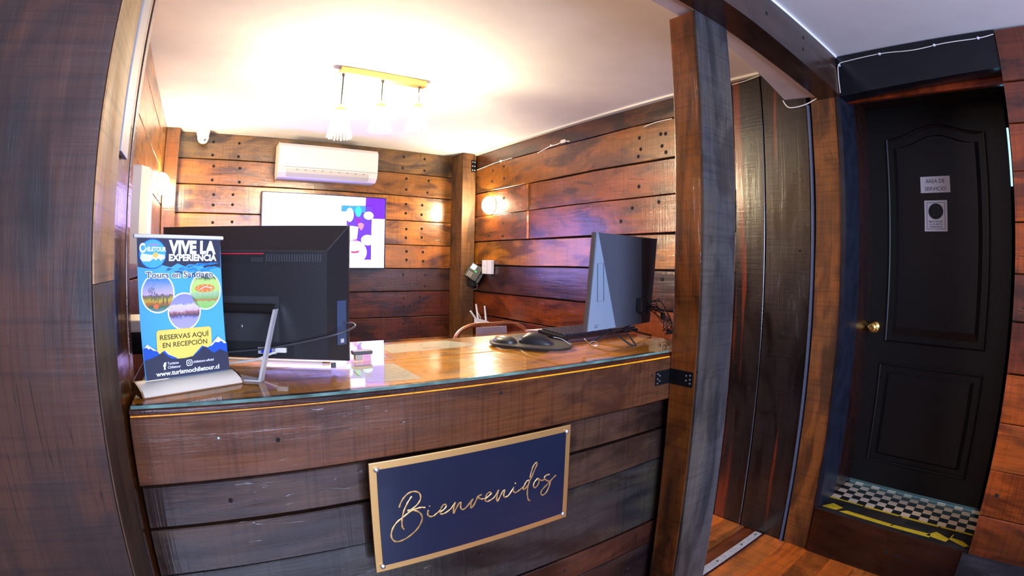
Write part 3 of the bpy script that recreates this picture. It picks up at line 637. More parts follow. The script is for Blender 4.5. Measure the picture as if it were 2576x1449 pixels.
text('lettering', 'Tours en Santiago', MBn @ Matrix.Translation((.0280, .2292, 0)), .0122, mat('slate_print', (.07, .07, .11), .5), bn, .153, .006, .0057, shear=-.02)
flat('yellow_box', [p for p in rrect(.0470, .060, .1740, .1245, .007)], MBn, mat('box_yellow', (.86, .70, .12), .5), bn, .0062)
yk_ = mat('brown_print', (.10, .06, .01), .5)
text('lettering', 'RESERVAS AQUÍ', MBn @ Matrix.Translation((.0545, .1045, 0)), .0098, yk_, bn, .1130, .015, .0068)
text('lettering', 'EN RECEPCIÓN', MBn @ Matrix.Translation((.0600, .0885, 0)), .0098, yk_, bn, .1030, .015, .0068)
K_ = .001
def pol(L_): return [(a*K_, b*K_) for a, b in L_]
mbl = mat('mountain_blue', (.012, .09, .48), .5)
flat('mountain', pol([(17.0, 88.3), (25.3, 98.7), (46.8, 82.7), (57.6, 68.1), (56, 60), (18.0, 60)]), MBn, mbl, bn, .0072)
flat('mountain_snow', pol([(18.3, 91.4), (25.3, 98.7), (46.8, 82.7), (38, 85.0), (32, 90), (28.4, 88), (24, 92)]), MBn, white_print, bn, .0076)
flat('mountain', pol([(57.4, 80.2), (66.0, 82.9), (75.7, 71.7), (90.3, 64.7), (86.8, 58.1), (57.1, 58.4)]), MBn, mbl, bn, .0072)
flat('mountain_snow', pol([(64, 81.8), (66.0, 82.9), (75.7, 71.7), (71, 74), (68, 77)]), MBn, white_print, bn, .0076)
flat('mountain', pol([(127.3, 64.9), (150.4, 84.4), (164.5, 79.5), (189.0, 101.6), (210.2, 85.1), (211.5, 60), (126.6, 56)]), MBn, mbl, bn, .0072)
flat('mountain_snow', pol([(167.1, 81.5), (188.9, 101.4), (210.0, 85.7), (204, 84.5), (196.8, 90.9), (190, 88), (182, 90), (174, 83)]), MBn, white_print, bn, .0076)
flat('footer_print', pol([(17.3, 66), (28.2, 68.5), (46.1, 73.3), (58.4, 80.2), (70, 70), (78.2, 64.6), (91.7, 63.1), (108.5, 62.7), (127.3, 64.9), (140.2, 72.0), (152.0, 82.3), (160, 80), (168, 73), (178.1, 66.2), (193.2, 73.3), (203, 68), (212.3, 64.2), (213.8, 26), (19.2, 26)]), MBn, navy, bn, .0080)
text('lettering', 'f', MBn @ Matrix.Translation((.0575, .0445, 0)), .0135, white_print, bn, .0075, .055, .0086)
text('lettering', 'Turismo', MBn @ Matrix.Translation((.0676, .0530, 0)), .0052, white_print, bn, .0255, .015, .0086)
text('lettering', 'Chiletour', MBn @ Matrix.Translation((.0676, .0450, 0)), .0052, white_print, bn, .0297, .015, .0086)
ig = rrect(.1105, .0455, .1245, .0585, .0035)
flat('camera_icon', ig, MBn, white_print, bn, .0086); flat('camera_icon', rrect(.1122, .0472, .1228, .0568, .0026), MBn, navy, bn, .0090)
flat('camera_icon', ellipse(.1175, .0520, .0034, .0032, 16), MBn, white_print, bn, .0094); flat('camera_icon', ellipse(.1175, .0520, .0020, .0019, 16), MBn, navy, bn, .0098)
text('lettering', 'chiletour.oficial', MBn @ Matrix.Translation((.1265, .0505, 0)), .0048, white_print, bn, .0490, .02, .0086)
text('lettering', 'www.turismochiletour.cl', MBn @ Matrix.Translation((.0403, .0318, 0)), .0092, white_print, bn, .1480, .03, .0086)
rl = MB().tube([MBn @ Vector((.003, .312, 0)), MBn @ Vector((.2065, .312, 0))], .0042, 10); rl.build('top_rail', mat('rail_white', (.80, .79, .76), .35), bn, smooth=True)
pl_ = MB().tube([MBn @ Vector((.11, .028, -.010)), MBn @ Vector((.11, .312, -.006))], .003, 8); pl_.build('support_pole', alu, bn)

# ------------------------------------------------------------------ all-in-one computer seen from behind (left)
A = math.radians(-27); U = Vector((math.cos(A), math.sin(A), 0)); NV = Vector((math.sin(A), -math.cos(A), 0))   # along to the right, towards viewer
O1 = Vector((.357, 1.245, 0)) - U*.53
def Q(u, v, n): return O1 + U*u + NV*n + Vector((0, 0, v))
pc = empty('desktop_computer', Q(.26, -.262, 0), 'black all-in-one computer seen from the back behind the tour banner', 'computer')
mb = MB()
o4 = [Q(0, -.250, 0), Q(.53, -.250, 0), Q(.53, .0915, 0), Q(0, .0915, 0)]; i4 = [Q(.045, -.237, .058), Q(.488, -.237, .058), Q(.488, .026, .058), Q(.045, .026, .058)]
f4 = [p - NV*.014 for p in o4]
mb.add(o4+i4+f4, [(0, 1, 5, 4), (1, 2, 6, 5), (2, 3, 7, 6), (3, 0, 4, 7), (4, 5, 6, 7), (0, 1, 9, 8), (1, 2, 10, 9), (2, 3, 11, 10), (3, 0, 8, 11), (8, 9, 10, 11)])
hou = mb.build('housing', mat('pc_black', (.024, .023, .024), .36, noise=.35, nscale=400), pc)
mb = MB(); e = [Q(.487, .026, .0585), Q(.530, .0915, .0005)]; mb.tube(e, .0022, 6); mb.tube([Q(.045, .026, .0585), Q(.487, .026, .0585)], .0010, 6); mb.build('corner_ridge', mat('pc_edge', (.05, .048, .046), .4), pc)
def onback(name, u0, v0, u1, v1, m, d=.0005, t=.001): return MB().prism([Q(u0, v0, .058+d), Q(u1, v0, .058+d), Q(u1, v1, .058+d), Q(u0, v1, .058+d)], NV*t).build(name, m, pc)
onback('vent_recess', .20, -.003, .325, .017, mat('vent_dark', (.006,)*3, .6))
onback('red_line', .175, .018, .325, .0205, mat('red_plastic', (.65, .02, .03), .4))
vt = MB()
for k_ in range(22):
    u = .332+k_*.0066
    vt.prism([Q(u, .000, .0585), Q(u+.0026, .000, .0585), Q(u+.0026, .018, .0585), Q(u, .018, .0585)], NV*.0012)
vt.build('vent_slats', mat('vent_grey', (.055, .053, .055), .45), pc)
vt = MB()
for k_ in range(6):
    u = .292+k_*.0055
    vt.prism([Q(u, -.001, .0592), Q(u+.0022, -.001, .0592), Q(u+.0045, .010, .0592), Q(u+.0023, .010, .0592)], NV*.0010)
vt.build('vent_slats', mat('vent_grey', 0, 0), pc)
onback('stand_recess', .17, -.205, .365, -.085, mat('pc_recess', (.030, .029, .030), .45), t=.0006)
port = onback('port_recess', .16, -.232, .400, -.196, mat('vent_dark', 0, 0), t=.0008)
mbx = MB().prism([Q(*p) for p in ((.318, -.224, .060), (.346, -.224, .060), (.346, -.212, .060), (.318, -.212, .060))], NV*.006); mbx.build('vga_port', mat('vga_blue', (.02, .05, .5), .4), pc)
mbx = MB().prism([Q(*p) for p in ((.308, -.226, .0595), (.356, -.226, .0595), (.356, -.210, .0595), (.308, -.210, .0595))], NV*.003); mbx.build('port_plate', alu, pc)
mbx = MB().lathe([(.006, 0), (.006, .002), (.004, .003), (.001, .003)], Matrix.Translation(Q(.262, -.160, .058)) @ frame((0,0,0), U, NV).to_4x4(), 16); mbx.build('lock_slot', mat('slot_grey', (.12, .12, .13), .3, .7), pc)
# side ports on the sloped right face
def onside(u0, t0, t1, v0, v1):  # along slope parameter
    a = lambda t, v: Q(.530-(.042)*t, v, .058*t) + (U*.7+NV*.7)*.0008
    return [a(t0, v0), a(t1, v0), a(t1, v1), a(t0, v1)]
MB().prism(onside(0, .12, .55, -.205, -.095), (U*.7+NV*.7)*.0008).build('side_port_plate', mat('port_blue', (.05, .07, .12), .25), pc)
MB().prism(onside(0, .25, .40, -.200, -.190), (U*.7+NV*.7)*.0020).build('audio_port', alu, pc)
# stand: hinge cylinder, aluminium frame
MB().tube([Q(.16, -.113, .082), Q(.365, -.113, .082)], .0115, 14).build('hinge_bar', mat('hinge_black', (.02, .018, .017), .25, .3), pc, smooth=True)
def bar(pts, w_, t_):
    m = MB()
    for a, b in zip(pts[:-1], pts[1:]):
        d = (Vector(b)-Vector(a)).normalized(); m.box((0, -w_/2, -t_/2), ((Vector(b)-Vector(a)).length, w_/2, t_/2), frame(a, d, (0, 0, 1) if abs(d.z) < .7 else tuple(NV)), bev=.001)
    return m
fp1 = Vector((.120, 1.142, -.2585)); h1 = Q(.365, -.113, .082)
stn = MB(); dleg = (fp1-h1)
hw = NV*.0
for a, b in ((h1, fp1),):
    stn.prism([a-U*.003-NV*.012, a+U*.003-NV*.012, a+U*.003+NV*.012, a-U*.003+NV*.012], b-a)
fpl = fp1-U*.165; h0 = Q(.185, -.113, .082)
stn.prism([h0-U*.003-NV*.012, h0+U*.003-NV*.012, h0+U*.003+NV*.012, h0-U*.003+NV*.012], fpl-h0)
stn.prism([fpl-U*.003-NV*.012+Vector((0,0,-.003)), fp1+U*.003-NV*.012+Vector((0,0,-.003)), fp1+U*.003+NV*.012+Vector((0,0,-.003)), fpl-U*.003+NV*.012+Vector((0,0,-.003))], (0, 0, .004))
stn.build('stand_frame', alu, pc)
MB().box((-.005, -.004, -.262), (.006, .004, -.250), Matrix.Translation(Q(.495, 0, .03))).build('rubber_foot', black_pl, pc)
MB().box((-.005, -.004, -.262), (.006, .004, -.250), Matrix.Translation(Q(.035, 0, .03))).build('rubber_foot', black_pl, pc)
# its cables
cg = mat('cable_grey', (.05, .05, .055), .45)
MB().tube(spline([Q(.518, -.150, .016), Q(.545, -.152, .020), Q(.552, -.158, .040), Q(.520, -.170, .075), Q(.44, -.190, .078), Q(.34, -.210, .076), Q(.24, -.222, .075), Q(.15, -.235, .070)], 8), .0026, 8).build('power_cable', cg, pc, smooth=True)
cw = MB().tube(spline([Q(.375, -.215, .066), Q(.35, -.222, .072), Q(.30, -.240, .080), Q(.22, -.250, .085), Q(.13, -.257, .088)], 8), .0030, 8)
cw.box((-.014, -.005, -.006), (.014, .005, .006), Matrix.Translation(Q(.372, -.214, .070)) @ frame((0,0,0), U), bev=.001)
cw.build('video_cable', mat('cable_cream', (.72, .68, .58), .5), pc, smooth=True)
rlr = empty('ruler', Q(.33, -.262, -.01), 'cream wooden ruler with brass end lying under the black computer', 'ruler')
MB().box((.15, -.004, -.2619), (.455, .010, -.2575), Matrix.Translation(O1+NV*-.022) @ frame((0,0,0), U)).build('ruler_body', mat('ruler_cream', (.75, .68, .50), .5), rlr)
MB().box((.455, -.004, -.2619), (.475, .010, -.2572), Matrix.Translation(O1+NV*-.022) @ frame((0,0,0), U)).build('ruler_end', brass, rlr)
hub = empty('usb_hub', (.40, 1.31, -.262), 'small dark hub on a clear stand right of the black computer', 'hub')
MB().box((.385, 1.300, -.247), (.440, 1.325, -.237), bev=.0015).build('hub_body', mat('hub_brown', (.04, .03, .028), .4), hub)
MB().box((.392, 1.303, -.262), (.412, 1.322, -.247), bev=.001).build('hub_stand', mat('stand_beige', (.45, .38, .28), .3), hub)
# printer behind the banner
pr = empty('receipt_printer', (-.20, 1.60, -.262), 'small cream and black printer beside the left wall behind the banner', 'printer')
MB().box((-.30, 1.56, -.262), (-.12, 1.75, -.200), bev=.006).build('printer_base', black_gl, pr); MB().box((-.30, 1.56, -.200), (-.12, 1.75, -.165), bev=.008).build('printer_lid', cream_pl, pr)

# ------------------------------------------------------------------ second monitor on the right
mo = empty('desktop_monitor', (1.32, 1.23, -.262), 'slim blue-grey monitor with blue sheen painted on one facet, seen from behind beside the tall post', 'monitor')
BL = Vector((1.145, 1.225, -.218)); BR = Vector((1.560, 1.305, -.216)); Um = (BR-BL).normalized(); Nm = Vector((Um.y, -Um.x, 0))  # towards viewer
TLm = Vector((1.150, 1.198, .1105)); TRm = Vector((1.563, 1.281, .1125)); up_ = (TLm-BL)
def R_(u, v, n): return BL.lerp(BR, u).lerp(TLm.lerp(TRm, u), v) + Nm*n
mb = MB(); bez = .010
fr = [R_(0, 0, -bez), R_(1, 0, -bez), R_(1, 1, -bez), R_(0, 1, -bez), R_(0, 0, 0), R_(1, 0, 0), R_(1, 1, 0), R_(0, 1, 0)]
mb.add(fr, [(0,1,2,3),(4,5,6,7),(0,1,5,4),(1,2,6,5),(2,3,7,6),(3,0,4,7)])
mb.add([R_(-.012, 0, -.014), R_(.0, 0, -.014), R_(.0, 1, -.014), R_(-.012, 1, -.014), R_(-.012, 0, .000), R_(.0, 0, .000), R_(.0, 1, .000), R_(-.012, 1, .000)], [(0,1,2,3),(4,5,6,7),(0,1,5,4),(1,2,6,5),(2,3,7,6),(3,0,4,7)])
mb.build('screen_frame', mat('monitor_bezel', (.10, .085, .08), .4), mo)
MB().prism([R_(.02, .03, -.0105), R_(.98, .03, -.0105), R_(.98, .97, -.0105), R_(.02, .97, -.0105)], -Nm*.0008).build('screen', mat('screen_added_violet', (0, 0, 0), .3, emit=(.30, .16, 1.0), es=1.2), mo)  # faces away, unseen; violet glow added to tint the right wall
main = mat('monitor_back', (.10, .11, .14), .42, .3, noise=.2, nscale=300); sidem = mat('monitor_facet_sheen', (.28, .36, .46), .38, .4)  # facet: grazing daylight reflection put into its steel-blue colour
V = {'a': R_(.0, 0, .001), 'b': R_(.30, .02, .030), 'c': R_(.025, 1, .001), 'd': R_(.0, 1, .001), 'e': R_(1, .0, .001), 'f': R_(1, 1, .001), 'g': R_(.72, .02, .032), 'h': R_(.66, .98, .012)}
MB().add([V['a'], V['b'], V['c'], V['d'], R_(0, 0, 0), R_(.30, 0, 0)], [(0, 1, 2, 3), (0, 1, 5, 4)]).build('side_facet', sidem, mo)
MB().add([V['b'], V['g'], V['h'], V['c'], R_(.3, 0, 0), R_(.72, 0, 0)], [(0, 1, 2, 3), (0, 1, 5, 4)]).build('back_cover', main, mo)
MB().add([V['g'], V['e'], V['f'], V['h'], R_(.72, 0, 0)], [(0, 1, 2, 3), (0, 1, 4)]).build('back_cover', mat('monitor_back_dark', (.020, .020, .024), .45), mo)
def onf(pts, d=.0015):  # on the side facet
    a, b, c_ = V['a'], V['b'], V['c']; n = (b-a).cross(c_-a).normalized()
    if n.dot(Nm) < 0: n = -n
    return [a + (b-a)*s + (c_-a)*t + n*d for s, t in pts], n
line = mat('seam_dark', (.04, .06, .09), .5)
P_, n_ = onf([(.22, .30), (.44, .30), (.28, .69), (.08, .69)]); MB().tube(P_, .0008, 4, closed=True).build('access_panel_seam', line, mo)
P_, n_ = onf([(.34, .055), (.24, .055), (.24, .03), (.34, .03)]); MB().tube(P_, .0008, 4).build('rating_label', line, mo)
# connectors, cables
blb = mat('led_blue', (.5, .7, 1), .3, emit=(.6, .75, 1), es=8)
MB().lathe([(.0025, 0), (.0025, .002), (.0005, .003)], Matrix.Translation(R_(.615, .30, .030)) @ Matrix.Rotation(math.radians(90), 4, 'X'), 10).build('power_light', blb, mo)
mb = MB(); 
for a in ((.640, .25), (.70, .22)): mb.box((-.016, -.012, -.03), (.016, .012, .02), Matrix.Translation(R_(a[0], a[1], .040)) @ frame((0,0,0), Um), bev=.004)
mb.build('cable_plugs', black_pl, mo)
rod = mat('leg_rod', (.045, .05, .065), .28, .7)
rb = []
mb = MB()
j1 = R_(.30, -.02, .01); f1 = Vector((1.180, 1.262, -.2575)); f1 = Vector((1.150, 1.215, -.2580)); fa = Vector((1.243, 1.110, -.2585)); fb = Vector((1.262, 1.110, -.2585)); j2 = R_(.50, -.02, .01); f2 = Vector((1.50, 1.245, -.2585))
mb.tube([j1, f1], .0034, 8); mb.build('stand_leg', rod, mo)
MB().tube([j1, fa, fb, j2], .0034, 8).build('stand_leg', rod, mo)
MB().tube([j2, f2], .0034, 8).build('stand_leg', rod, mo)
MB().tube([R_(.25, .02, .02), j1, R_(.42, -.015, .02), j2, R_(.60, .02, .02)], .0034, 8).build('stand_joint', rod, mo)
clp = MB().tube(spline([Vector((1.143, 1.235, -.242)), Vector((1.140, 1.215, -.250)), Vector((1.150, 1.195, -.260)), Vector((1.168, 1.190, -.258)), Vector((1.160, 1.205, -.248)), Vector((1.150, 1.215, -.256))], 5), .0012, 6)
clp = clp.build('cable_clip', mat('clip_steel', (.6, .6, .62), .25, 1.0), smooth=True); tag(clp, 'small bent wire clip on the foot of the right monitor stand', 'clip')
rnd = random.Random(11); bun = mo
for k_ in range(9):
    a = R_(.66+rnd.random()*.06, .20+rnd.random()*.05, .050)
    b = Vector((1.515+rnd.uniform(-.02, .02), 1.20+rnd.uniform(-.015, .02), -.165+rnd.uniform(-.03, .03)))
    c_ = Vector((1.530+rnd.uniform(-.02, .03), 1.19+rnd.uniform(-.02, .02), -.215+rnd.uniform(-.025, .02)))
    d_ = Vector((1.555+rnd.uniform(-.01, .02), 1.20+rnd.uniform(-.02, .02), -.246+rnd.uniform(-.006, .01)))
    e_ = Vector((1.62+rnd.uniform(-.01, .02), 1.22+rnd.uniform(-.02, .02), -.252))
    if k_ % 3 == 0: P = [a, b, c_, d_+Vector((-.03, -.01, .0)), d_, e_]
    else: P = [a, a.lerp(b, .5)+Vector((.012, 0, .015)), b, c_, d_, e_]
    MB().tube(spline(P, 7), .0017, 6).build('cable', black_pl, bun, smooth=True)
mb = MB().box((-.007, -.006, -.014), (.007, .006, .014), Matrix.Translation((1.505, 1.195, -.180)), bev=.003); mb.build('ferrite', black_pl, bun)

# ------------------------------------------------------------------ mouse pad, mouse, keyboard
mp = empty('mouse_pad', (1.02, 1.36, -.262), 'black curved mouse pad with gel wrist rest on the glass', 'mouse pad')
cx, cy = 1.085, 1.345
out = [(.872, 1.380), (.884, 1.345), (.915, 1.290), (.955, 1.235), (.995, 1.203), (1.045, 1.200), (1.095, 1.240), (1.150, 1.330), (1.180, 1.420), (1.150, 1.485), (1.090, 1.520), (1.030, 1.500), (.985, 1.462), (.940, 1.462), (.900, 1.440)]
P = spline([(x, y, -.2615) for x, y in out], 4, closed=True); padm = mat('pad_fabric', (.050, .045, .040), .6, noise=.3, nscale=500, spec=.4)
MB().prism(P, (0, 0, .004)).build('pad', padm, mp)
mb = MB(); mb.lathe([(.001, .016), (.018, .0155), (.034, .012), (.042, .006), (.043, 0)][::-1], Matrix.Translation((.932, 1.395, -.258)) @ Matrix.Diagonal((.82, 1.15, 1.15, 1)), 24); mb.build('wrist_rest', mat('gel_black', (.03, .028, .026), .35), mp, smooth=True)
ms = empty('computer_mouse', (1.02, 1.33, -.258), 'black computer mouse on the pad in front of the keyboard', 'mouse')
def mouse():
    vs = []; fs = []; nu, nv = 14, 9; L_ = .118; W2 = .032
    d = Vector((.90, 1.0, 0)).normalized(); d = Vector((.62, -.78, 0)); d.normalize(); s = Vector((-d.y, d.x, 0)); c0 = Vector((1.005, 1.315, -.2573))
    for i in range(nu+1):
        t = i/nu; hw = W2*math.sqrt(max(0, 1-(2*t-1)**2*.98))**.7; h = .040*(math.sin(math.pi*min(1, t*.92+.08))**.75)*(1-.25*t)
        for j in range(nv+1):
            a = math.pi*j/nv
            vs.append(c0 + d*(t-.5)*L_ + s*(hw*math.cos(a)) + Vector((0, 0, h*math.sin(a)**.8 if 0 < j < nv else 0)))
    for i in range(nu):
        for j in range(nv): fs.append((i*(nv+1)+j, i*(nv+1)+j+1, (i+1)*(nv+1)+j+1, (i+1)*(nv+1)+j))
    return MB().add(vs, fs)
mouse().build('shell', mat('mouse_black', (.022, .021, .021), .28), ms, smooth=True)
MB().tube(spline([(1.030, 1.26, -.232), (1.045, 1.235, -.236), (1.060, 1.215, -.250), (1.085, 1.235, -.2545)], 6), .0013, 6).build('mouse_cable', mat('cable_light', (.5, .48, .46), .4), ms, smooth=True)
kb = empty('keyboard', (1.29, 1.36, -.262), 'black keyboard under the right monitor near the mouse pad', 'keyboard')
ku = Vector((.978, .075, 0)).normalized(); kv = Vector((-ku.y, ku.x, 0)); KO = Vector((1.120, 1.315, -.2572))
KM = Matrix(((ku.x, kv.x, 0, KO.x), (ku.y, kv.y, 0, KO.y), (0, 0, 1, KO.z), (0, 0, 0, 1))) @ Matrix.Rotation(math.radians(4), 4, 'X')
MB().box((0, 0, 0), (.42, .135, .014), KM, bev=.003).build('keyboard_body', black_gl, kb)
keym = mat('key_black', (.028, .027, .028), .45); k0 = MB().box((0, 0, 0), (.0155, .0155, .007), bev=.0012).build('key', keym, kb, org=(0, 0, 0)); kf = True
for r_ in range(6):
    for c_ in range(22):
        o = k0 if kf else k0.copy()
        if not kf: COL.objects.link(o); o.parent = kb
        kf = False
        o.matrix_local = Matrix.Translation(-ORG[kb]) @ KM @ Matrix.Translation((.009+c_*.0185, .010+r_*.0195, .0135))
wp = MB().prism([(1.235, 1.565, -.2615), (1.60, 1.60, -.2615), (1.60, 1.618, -.2615), (1.18, 1.618, -.2615)], (0, 0, .003)).build('paper_sheet', mat('paper_white', (.80, .76, .68), .6)); tag(wp, 'pale folder edge on the back of the counter behind the keyboard', 'paper')

# ------------------------------------------------------------------ air conditioner, television, dome camera
ac = empty('air_conditioner', (.975, 4.15, .66), 'white wall air conditioner above the television on the back wall', 'air conditioner')
AP = [(4.245, .945), (4.12, .945), (4.065, .935), (4.045, .91), (4.045, .745), (4.06, .700), (4.10, .668), (4.245, .660)]
MB().prism([(.560, y, z) for y, z in AP], (.832, 0, 0)).build('casing', mat('ac_white', (.60, .58, .56), .4), ac, smooth=False)
MB().box((.555, 4.060, .690), (.560, 4.24, .94), bev=.002).build('side_panel', mat('ac_side', (.70, .66, .58), .4), ac)
MB().box((.60, 4.0445, .7445), (1.392, 4.046, .7480)).build('front_seam', mat('seam_grey', (.15, .15, .15), .6), ac)
MB().prism([(.625, 4.0500, .735), (.625, 4.0570, .705), (.625, 4.085, .678), (.625, 4.075, .672), (.625, 4.048, .700), (.625, 4.042, .733)], (.69, 0, 0)).build('air_flap', mat('flap_white', (.42, .40, .38), .4), ac)
for k_ in range(9): MB().box((.70+k_*.07, 4.040, .722), (.715+k_*.07, 4.046, .727)).build('louver_tab', mat('seam_grey', 0, 0), ac)
text('lettering', 'midea', Matrix(((1, 0, 0, .935), (0, 0, -1, 4.0445), (0, 1, 0, .775), (0, 0, 0, 1))), .010, mat('logo_grey', (.45, .45, .45), .4), ac, .045)
tv = empty('television', (1.0, 4.2, -.05), 'wide flat television glowing white and violet on the back wall', 'television')
MB().box((.452, 4.198, -.060), (1.536, 4.24, .562), bev=.003).build('housing', mat('tv_black', (.02, .018, .03), .3), tv)
def em(n, c, s): return mat(n, (0, 0, 0), .5, emit=c, es=s)
TVS = 6.0
def tvp(name, pts, m, d): return MB().prism([(x, 4.1975-d, z) for x, z in pts], (0, -.0004, 0)).build(name, m, tv)
tvp('screen', [(.464, -.046), (1.524, -.046), (1.524, .553), (.464, .553)], em('screen_white', (.34, .30, 1.0), 5.5), 0)
tvp('screen_purple', [(1.345, .553), (1.524, .553), (1.524, .376), (1.405, .376), (1.405, .480), (1.345, .480)], em('screen_violet', (.09, .0, .85), 1.3), .0006)
tvp('screen_picture', [(1.177, .476), (1.405, .486), (1.405, .021), (1.186, .018)], em('screen_dark_violet', (.10, .02, .55), 1.0), .0006)
tvp('screen_blue', [(1.130, .478), (1.345, .478), (1.345, .425), (1.130, .425)], em('screen_teal', (.02, .20, .80), 1.2), .0009)
wv = em('screen_plate', (.6, .55, 1.0), 2.6)
tvp('screen_plate', ellipse(1.257, .085, .108, .098), wv, .0012); tvp('screen_plate', ellipse(1.372, .190, .060, .045), wv, .0012); tvp('screen_plate', [(1.186, .310), (1.285, .300), (1.275, .20), (1.186, .17)], wv, .0010)
tvp('screen_plate', ellipse(1.205, .40, .035, .06), em('screen_cyan', (.35, .85, 1.0), 1.7), .0012); tvp('screen_plate', ellipse(1.375, .400, .045, .035), em('screen_cyan', 0, 0), .0012)
tvp('screen_cake', ellipse(1.258, .130, .045, .040), em('screen_pink', (1.0, .55, .72), 1.6), .0016); tvp('screen_berry', [(1.215, .095), (1.235, .075), (1.285, .078), (1.302, .102), (1.258, .090)], em('screen_red', (.75, .01, .10), 1.2), .0020)
tvp('screen_berry', ellipse(1.262, .185, .011, .014), em('screen_rose', (1.0, .1, .35), 1.4), .0020)
tvp('screen_balloon', [(1.280, .325), (1.295, .335), (1.320, .333), (1.335, .320), (1.330, .298), (1.310, .270), (1.290, .295)], em('screen_coral', (1.0, .15, .22), 1.4), .0020)
tvp('screen_plant', ellipse(1.281, .430, .028, .045), em('screen_green', (.02, .50, .40), 1.1), .0020); tvp('screen_pot', [(1.262, .372), (1.300, .372), (1.295, .330), (1.268, .330)], em('screen_plum', (.22, .0, .35), 1.0), .0020)
tvp('screen_banner', [(1.064, .392), (1.174, .385), (1.174, .349), (1.064, .355)], em('screen_salmon', (1.0, .35, .50), 1.4), .0020)
dm_ = empty('dome_camera', (-.055, 4.15, .9), 'white dome security camera on the ceiling in the back left corner', 'camera')
MB().lathe([(.056, 0), (.056, -.012), (.050, -.040), (.046, -.050)], Matrix.Translation((-.055, 4.17, ZC-.001)), 24).build('dome_base', white_pl, dm_, smooth=True)
bl = MB(); bl.lathe([(.001, -.050), (.020, -.047), (.036, -.036), (.046, -.014), (.048, 0), (.044, .02)], Matrix.Translation((-.052, 4.155, .955)) @ Matrix.Rotation(math.radians(-14), 4, 'X'), 24); bl.build('camera_ball', mat('dome_white', (.78, .78, .78), .3), dm_, smooth=True)
MB().lathe([(.012, 0), (.012, .004), (.002, .005)], Matrix.Translation((-.040, 4.119, .932)) @ Matrix.Rotation(math.radians(70), 4, 'X'), 16).build('lens', black_gl, dm_)
MB().lathe([(.008, 0), (.008, .004), (.002, .005)], Matrix.Translation((-.068, 4.119, .932)) @ Matrix.Rotation(math.radians(70), 4, 'X'), 16).build('infrared_window', mat('ir_grey', (.2, .2, .2), .3), dm_)

# ------------------------------------------------------------------ pendant lamp
pd = empty('pendant_lamp', (.87, 2.53, ZC), 'brass ceiling bar with three pendant lamps of glass rods', 'lamp')
MB().box((.628, 2.500, ZC-.036), (1.120, 2.556, ZC-.001), bev=.002).build('ceiling_bar', mat('lamp_brass', (.85, .62, .22), .28, .8), pd)
rodm = bpy.data.materials.new('glass_rod'); rodm.use_nodes = True
nt = rodm.node_tree; bs_ = nt.nodes['Principled BSDF']; bs_.inputs['Base Color'].default_value = (.95, .93, .85, 1); bs_.inputs['Roughness'].default_value = .25
bs_.inputs['Emission Color'].default_value = (1, .93, .72, 1); bs_.inputs['Emission Strength'].default_value = 2.2; bs_.inputs['Alpha'].default_value = .55
bulbm = mat('bulb_glow', (1, 1, 1), .5, emit=WARM, es=400)
for (x, zt, zb) in ((.650, .815, .636), (.870, .865, .694), (1.085, .895, .728)):
    MB().tube([(x, 2.530, ZC-.036), (x, 2.530, ZC-.060)], [.009, .0035], 10).build('cord_grip', mat('grip_grey', (.06, .055, .05), .4), pd, smooth=True)
    MB().tube([(x, 2.530, ZC-.06), (x, 2.530, zt)], .0036, 6).build('cord', mat('cord_dark', (.015, .013, .012), .8), pd)
    sh_ = MB().tube([(x, 2.53, zt), (x, 2.53, zt-.010), (x, 2.53, zt-.040)], [.008, .018, .036], 16).build('lamp_shade', mat('lamp_brass', 0, 0), pd, smooth=True)
    rods = MB()
    for k_ in range(22):
        a = k_*2*math.pi/22; ca, sa = math.cos(a), math.sin(a)
        rt = .040+.008*math.sin(k_*2.3); zz = zt+.035+.012*math.sin(k_*1.7)
        rods.tube([(x+rt*ca, 2.53+rt*sa, zz), (x+.024*ca, 2.53+.024*sa, zt-.025), (x+.046*ca, 2.53+.046*sa, zb+.08), (x+.064*ca, 2.53+.064*sa, zb+.006*math.sin(k_*3.1))], [.0010, .0016, .0032, .0036], 5)
    rods.build('glass_rods', rodm, sh_)
    bu = MB(); bu.lathe([(.002, 0), (.020, .006), (.030, .022), (.030, .055), (.018, .078), (.010, .092)], Matrix.Translation((x, 2.53, zb+.030)), 16); ob = bu.build('bulb', bulbm, sh_, smooth=True)
    ob.visible_shadow = True
# ------------------------------------------------------------------ wall sconces
def sconce(x, y, z, s, label):
    t = empty('wall_lamp', (x, y, z-.06), label, 'lamp')
    MB().lathe([(.084, 0), (.084, .004), (.078, .008), (.070, .009)], Matrix.Translation((x, y, z)) @ Matrix.Rotation(math.radians(90*s), 4, 'Y'), 20).build('wall_plate', mat('lamp_brass', 0, 0), t, smooth=True)
    g = MB(); g.lathe([(.074, .004), (.078, .020), (.072, .044), (.056, .064), (.032, .076), (.004, .080)], Matrix.Translation((x, y, z)) @ Matrix.Rotation(math.radians(90*s), 4, 'Y'), 28)
    g.build('glass_dome', mat('globe_glow', (1, 1, 1), .4, emit=(1.0, .84, .58), es=110), t, smooth=True)
sconce(XL, 3.80, .535, 1, 'glowing white dome wall lamp on the left wall near the back corner')
sconce(XR, 3.77, .515, -1, 'glowing white dome wall lamp on the right plank wall')

# cream wall unit on the left
wu = empty('wall_dispenser', (XL, 2.5, -.01), 'tall cream curved wall unit on the left wall behind the banner', 'wall unit')
P = [(XL, 2.36, 0), (XL+.05, 2.375, 0), (XL+.080, 2.43, 0), (XL+.088, 2.50, 0), (XL+.085, 2.575, 0), (XL, 2.60, 0)]
MB().prism([(x, y, -.010) for x, y, z in P], (0, 0, .415)).build('casing', cream_pl, wu)
MB().prism([(x-.002 if x > XL else x, y, .405) for x, y, z in P], (0, 0, .008)).build('lid', mat('cream_lid', (.70, .66, .58), .4), wu)

